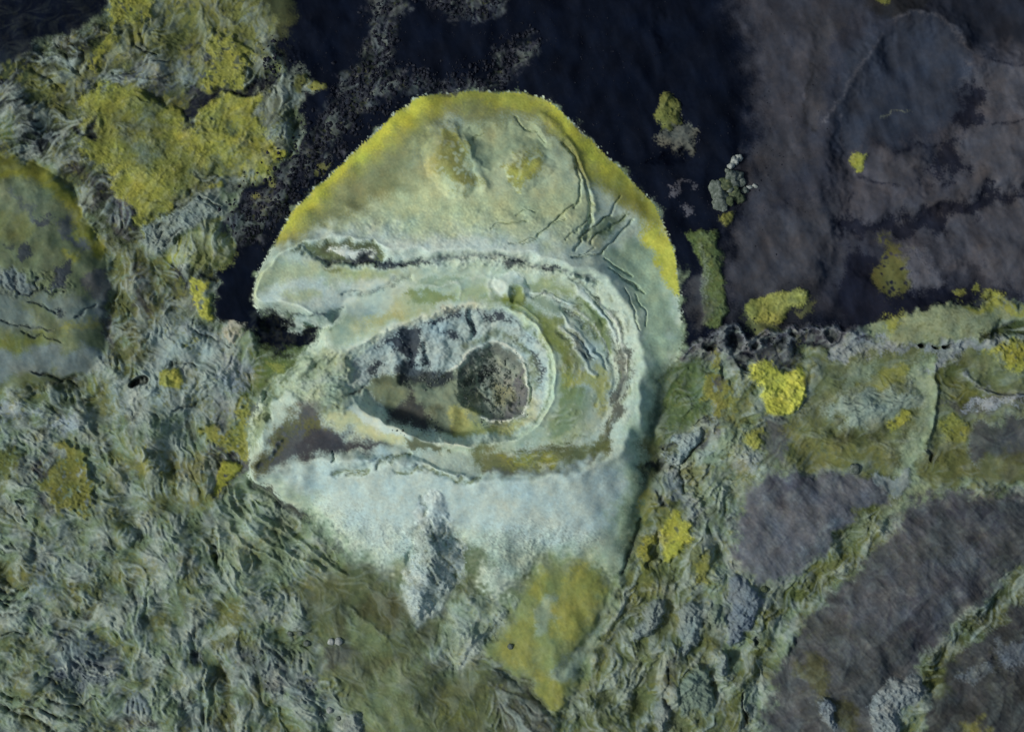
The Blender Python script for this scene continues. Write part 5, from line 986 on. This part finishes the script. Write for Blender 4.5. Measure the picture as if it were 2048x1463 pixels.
# ------------------------------------------------------------------ loose rock
def rock_material(name, c1, c2, lich):
    m = bpy.data.materials.new(name); nt, b, lk = nodes(m)
    tc = nt.nodes.new('ShaderNodeTexCoord'); geo = nt.nodes.new('ShaderNodeNewGeometry')
    n1 = nt.nodes.new('ShaderNodeTexNoise'); n1.inputs['Scale'].default_value = 0.9; n1.inputs['Detail'].default_value = 6; lk.new(geo.outputs['Position'], n1.inputs['Vector'])
    rp = nt.nodes.new('ShaderNodeValToRGB'); rp.color_ramp.elements[0].position = 0.35; rp.color_ramp.elements[1].position = 0.7
    rp.color_ramp.elements[0].color = (*A(c1), 1); rp.color_ramp.elements[1].color = (*A(c2), 1)
    e = rp.color_ramp.elements.new(0.55); e.color = (*A(lich), 1)
    lk.new(n1.outputs['Fac'], rp.inputs['Fac']); lk.new(rp.outputs[0], b.inputs['Base Color'])
    n2 = nt.nodes.new('ShaderNodeTexNoise'); n2.inputs['Scale'].default_value = 3.0; n2.inputs['Detail'].default_value = 5; lk.new(geo.outputs['Position'], n2.inputs['Vector'])
    bp = nt.nodes.new('ShaderNodeBump'); bp.inputs['Strength'].default_value = 0.6; bp.inputs['Distance'].default_value = 0.25; lk.new(n2.outputs['Fac'], bp.inputs['Height']); lk.new(bp.outputs[0], b.inputs['Normal'])
    b.inputs['Roughness'].default_value = 0.95; b.inputs['Specular IOR Level'].default_value = 0.0
    return m
M_DARK = rock_material('dark_lava', (22, 24, 31), (52, 55, 64), (36, 39, 47)); M_GREY = rock_material('lichen_rock', (66, 76, 68), (112, 120, 114), (88, 97, 92)); M_PALE = rock_material('pale_rock', (110, 118, 116), (160, 166, 162), (136, 143, 140)); M_OLIVE = rock_material('mossy_rock', (56, 66, 46), (98, 102, 72), (76, 86, 68))
ICO = {}
def rock_mesh(name, seed, sub, mat, squash=0.7, amp=0.35):
    bm = bmesh.new(); bmesh.ops.create_icosphere(bm, subdivisions=sub, radius=1.0)
    off = Vector((seed * 7.3, seed * 3.1, seed * 5.7))
    for v in bm.verts:
        d = v.co.normalized()
        k = 1 + amp * mnoise.noise(d * 1.3 + off) + amp * 0.5 * mnoise.noise(d * 3.1 + off) + amp * 0.25 * mnoise.noise(d * 6.5 + off)
        v.co = d * k; v.co.z *= squash
    for f in bm.faces: f.smooth = sub > 2
    me = bpy.data.meshes.new(name); bm.to_mesh(me); bm.free(); me.materials.append(mat); return me
def ground_z(px, py):
    i = min(max(int(round((px - X0) / STEP)), 0), nx - 1); j = min(max(int(round((py - Y0) / STEP)), 0), ny - 1); return float(H[j, i])
def at(px, py, dz=0.0): return Vector(((px - 1024) * S, -(py - 731.5) * S, ground_z(px, py) + dz))
# boulder outcrop standing on the ash: a thing of several boulders
oc = bpy.data.objects.new('boulder_outcrop', None); COL.objects.link(oc); oc.location = at(1455, 375)
props(oc, dict(label='tall pile of grey lichen boulders standing on black ash', category='rock'))
rr = random.Random(11)
for k, (px, py, rx, ry, rz, m) in enumerate(((1438, 385, 16, 24, 15, M_GREY), (1440, 405, 14, 16, 11, M_GREY), (1452, 368, 14, 14, 17, M_OLIVE), (1464, 352, 11, 12, 18, M_GREY), (1478, 350, 11, 10, 14, M_GREY), (1470, 366, 12, 9, 14, M_GREY), (1484, 362, 9, 9, 11, M_GREY),
        (1472, 320, 8, 9, 14, M_PALE), (1480, 314, 7, 7, 12, M_PALE), (1463, 331, 7, 6, 10, M_PALE), (1456, 340, 5, 5, 8, M_GREY), (1470, 384, 10, 16, 11, M_OLIVE), (1482, 396, 10, 10, 8, M_OLIVE), (1458, 402, 9, 10, 9, M_OLIVE), (1490, 378, 7, 6, 7, M_GREY), (1501, 372, 7, 4, 6, M_PALE), (1513, 370, 6, 3.5, 5, M_PALE), (1495, 380, 5, 4, 5, M_GREY), (1428, 372, 8, 9, 9, M_GREY), (1461, 378, 8, 8, 14, M_GREY), (1448, 415, 8, 8, 7, M_GREY))):
    o = bpy.data.objects.new('boulder', rock_mesh('boulder', k + 1, 3, m, 1.0, 0.42)); COL.objects.link(o)
    o.parent = oc; o.location = at(px, py) - oc.location + Vector((0, 0, rz * S * 0.15)); o.scale = (rx * S * 1.05, ry * S * 1.05, rz * S * 0.75); o.rotation_euler = (rr.uniform(-.3, .3), rr.uniform(-.3, .3), rr.uniform(-.4, .4))
# single boulders that can be told apart
for k, (px, py, r, m, lab) in enumerate(((660, 1286, 7, M_PALE, 'western one of a pair of round pale boulders'), (675, 1285, 8, M_PALE, 'eastern one of a pair of round pale boulders'), (656, 1425, 7, M_PALE, 'round pale boulder in olive moss near the bottom edge'), (636, 1431, 5, M_GREY, 'small grey boulder beside the round pale one near the bottom'),
        (674, 1442, 5, M_GREY, 'low grey boulder next to the pale block at the bottom edge'), (1021, 1294, 6, M_GREY, 'mossy boulder sticking out of the yellow fan'), (577, 1270, 6, M_GREY, 'greenish boulder above the dark rubble patch'), (610, 1290, 7, M_GREY, 'grey boulder on the edge of the olive gully'), (1712, 938, 11, M_GREY, 'round pale boulder on the upper edge of the brown fan'),
        (598, 1268, 6, M_GREY, 'second greenish boulder above the dark rubble patch'), (118, 1300, 5, M_GREY, 'pale boulder at the top of the dark rubble mound'), (1532, 1180, 7, M_OLIVE, 'mossy boulder beside the blue-grey outcrop'))):
    o = bpy.data.objects.new('boulder', rock_mesh('boulder', 40 + k, 3, m, 0.8, 0.22)); COL.objects.link(o)
    o.location = at(px, py, r * S * 0.15); o.scale = (r * S, r * S, r * S); o.rotation_euler = (0, 0, k * 1.3); props(o, dict(label=lab, category='boulder'))

# rubble on the ash: nobody could count it
def rubble(name, label, lanes, count, mat, rmin, rmax, seed, inside=False):
    r2 = np.random.default_rng(seed); pts = []
    tot = sum(w for *_, w in [(0, l[2]) for l in lanes])
    lens = []
    for s, width, wt in lanes:
        p = spline(P(s), False, 6); seg = np.linalg.norm(np.diff(p, axis=0), axis=1); lens.append((p, np.concatenate([[0], np.cumsum(seg)]), width, wt))
    ws = np.array([l[3] * l[1][-1] for l in lens]); ws = ws / ws.sum()
    V = []; F = []; nvt = 0
    base = [bmesh_data(seed * 10 + k) for k in range(6)]
    for _ in range(count):
        p, cum, width, wt = lens[r2.choice(len(lens), p=ws)]
        t = r2.uniform(0, cum[-1]); k = np.searchsorted(cum, t) - 1; k = max(k, 0); f = (t - cum[k]) / max(cum[k + 1] - cum[k], 1e-6)
        q = p[k] * (1 - f) + p[k + 1] * f + r2.normal(0, width / 2, 2)
        j = int((q[1] - Y0) / STEP); i = int((q[0] - X0) / STEP)
        if not (0 <= i < nx and 0 <= j < ny) or (not inside and D0[j, i] > -10): continue
        if NP[j, i] + 0.6 * NP2[j, i] < (0.1 if not inside else -0.8): continue
        r = rmin * (rmax / rmin) ** (r2.random() ** 1.8) * S
        vv, ff = base[r2.integers(6)]; an = r2.uniform(0, 6.28); c, s_ = math.cos(an), math.sin(an)
        x = vv[:, 0] * c - vv[:, 1] * s_; y = vv[:, 0] * s_ + vv[:, 1] * c
        el = r2.uniform(0.7, 1.3)
        V.append(np.stack([x * r * el + (q[0] - 1024) * S, y * r / el - (q[1] - 731.5) * S, vv[:, 2] * r * 0.8 + H[j, i] + 0.15 * r], 1)); F.append(ff + nvt); nvt += len(vv)
    V = np.concatenate(V); F = np.concatenate(F)
    me = bpy.data.meshes.new(name); me.vertices.add(len(V)); me.vertices.foreach_set('co', V.astype(np.float32).ravel())
    me.loops.add(len(F) * 3); me.loops.foreach_set('vertex_index', F.astype(np.int32).ravel()); me.polygons.add(len(F)); me.polygons.foreach_set('loop_start', np.arange(0, len(F) * 3, 3, dtype=np.int32)); me.polygons.foreach_set('loop_total', np.full(len(F), 3, np.int32))
    me.update(calc_edges=True); me.materials.append(mat)
    o = bpy.data.objects.new(name, me); COL.objects.link(o); o['kind'] = 'stuff'; o['label'] = label
def bmesh_data(seed):
    bm = bmesh.new(); bmesh.ops.create_icosphere(bm, subdivisions=1, radius=1.0); rr = random.Random(seed)
    for v in bm.verts: v.co *= rr.uniform(0.65, 1.2)
    bm.verts.ensure_lookup_table(); vv = np.array([v.co[:] for v in bm.verts]); ff = np.array([[v.index for v in f.verts] for f in bm.faces]); bm.free(); return vv, ff
rubble('lava_rubble', 'bands of dark grey lava rubble on black ash', [("770,-20 765,40 760,90 740,130 715,165 690,190", 42, 1.3), ("820,-30 860,0 910,15 950,22 985,5 1010,-20", 16, 1.0), ("690,190 670,230 650,265 640,300 600,330", 40, 1.0), ("760,130 810,150 870,160 940,155 990,130 1020,95 1065,75", 34, 1.2),
       ("690,170 740,160 800,165", 50, 0.8), ("700,190 640,260 600,320 560,360 530,400 510,440", 60, 1.1), ("780,190 720,240 660,300 600,360 560,410 530,440", 36, 1.0), ("460,430 490,425 520,440 500,470", 40, 0.8), ("540,90 545,130 530,150", 30, 0.7), ("590,130 610,150", 24, 0.5), ("960,170 1010,160", 24, 0.5)], 6000, M_DARK, 1.2, 5.2, 5)
rubble('outcrop_rubble', 'scattered pale rubble around the boulder outcrop and pits', [("1420,400 1450,420 1480,410", 34, 1.0), ("1350,300 1380,300 1400,280", 26, 0.6), ("1400,690 1470,670 1560,680 1640,668", 34, 0.8), ("1480,360 1520,372", 18, .6)], 420, M_DARK, 0.8, 2.6, 9)
rubble('crater_rubble', 'grey rockfall rubble on the floor of the inner pit and crater', [("945,750 985,740 1020,760 1030,795 1000,815 960,805", 40, 1.6), ("985,770 990,775", 40, 6.0), ("790,845 830,855 880,858", 16, 0.8), ("800,760 850,762 900,758", 14, 0.7), ("925,800 935,775 930,755", 22, 0.8)], 900, M_GREY, 0.8, 3.4, 13, True)
rubble('ash_grit', 'sparse stones scattered over the black ash', [("600,40 700,100 650,240", 120, 1.0), ("860,60 1000,60 1150,80 1280,120", 150, 1.0), ("1180,160 1280,260 1360,380 1400,480", 110, 0.8), ("1500,100 1520,300 1500,450", 120, 0.8)], 2600, M_DARK, 0.6, 1.7, 17)
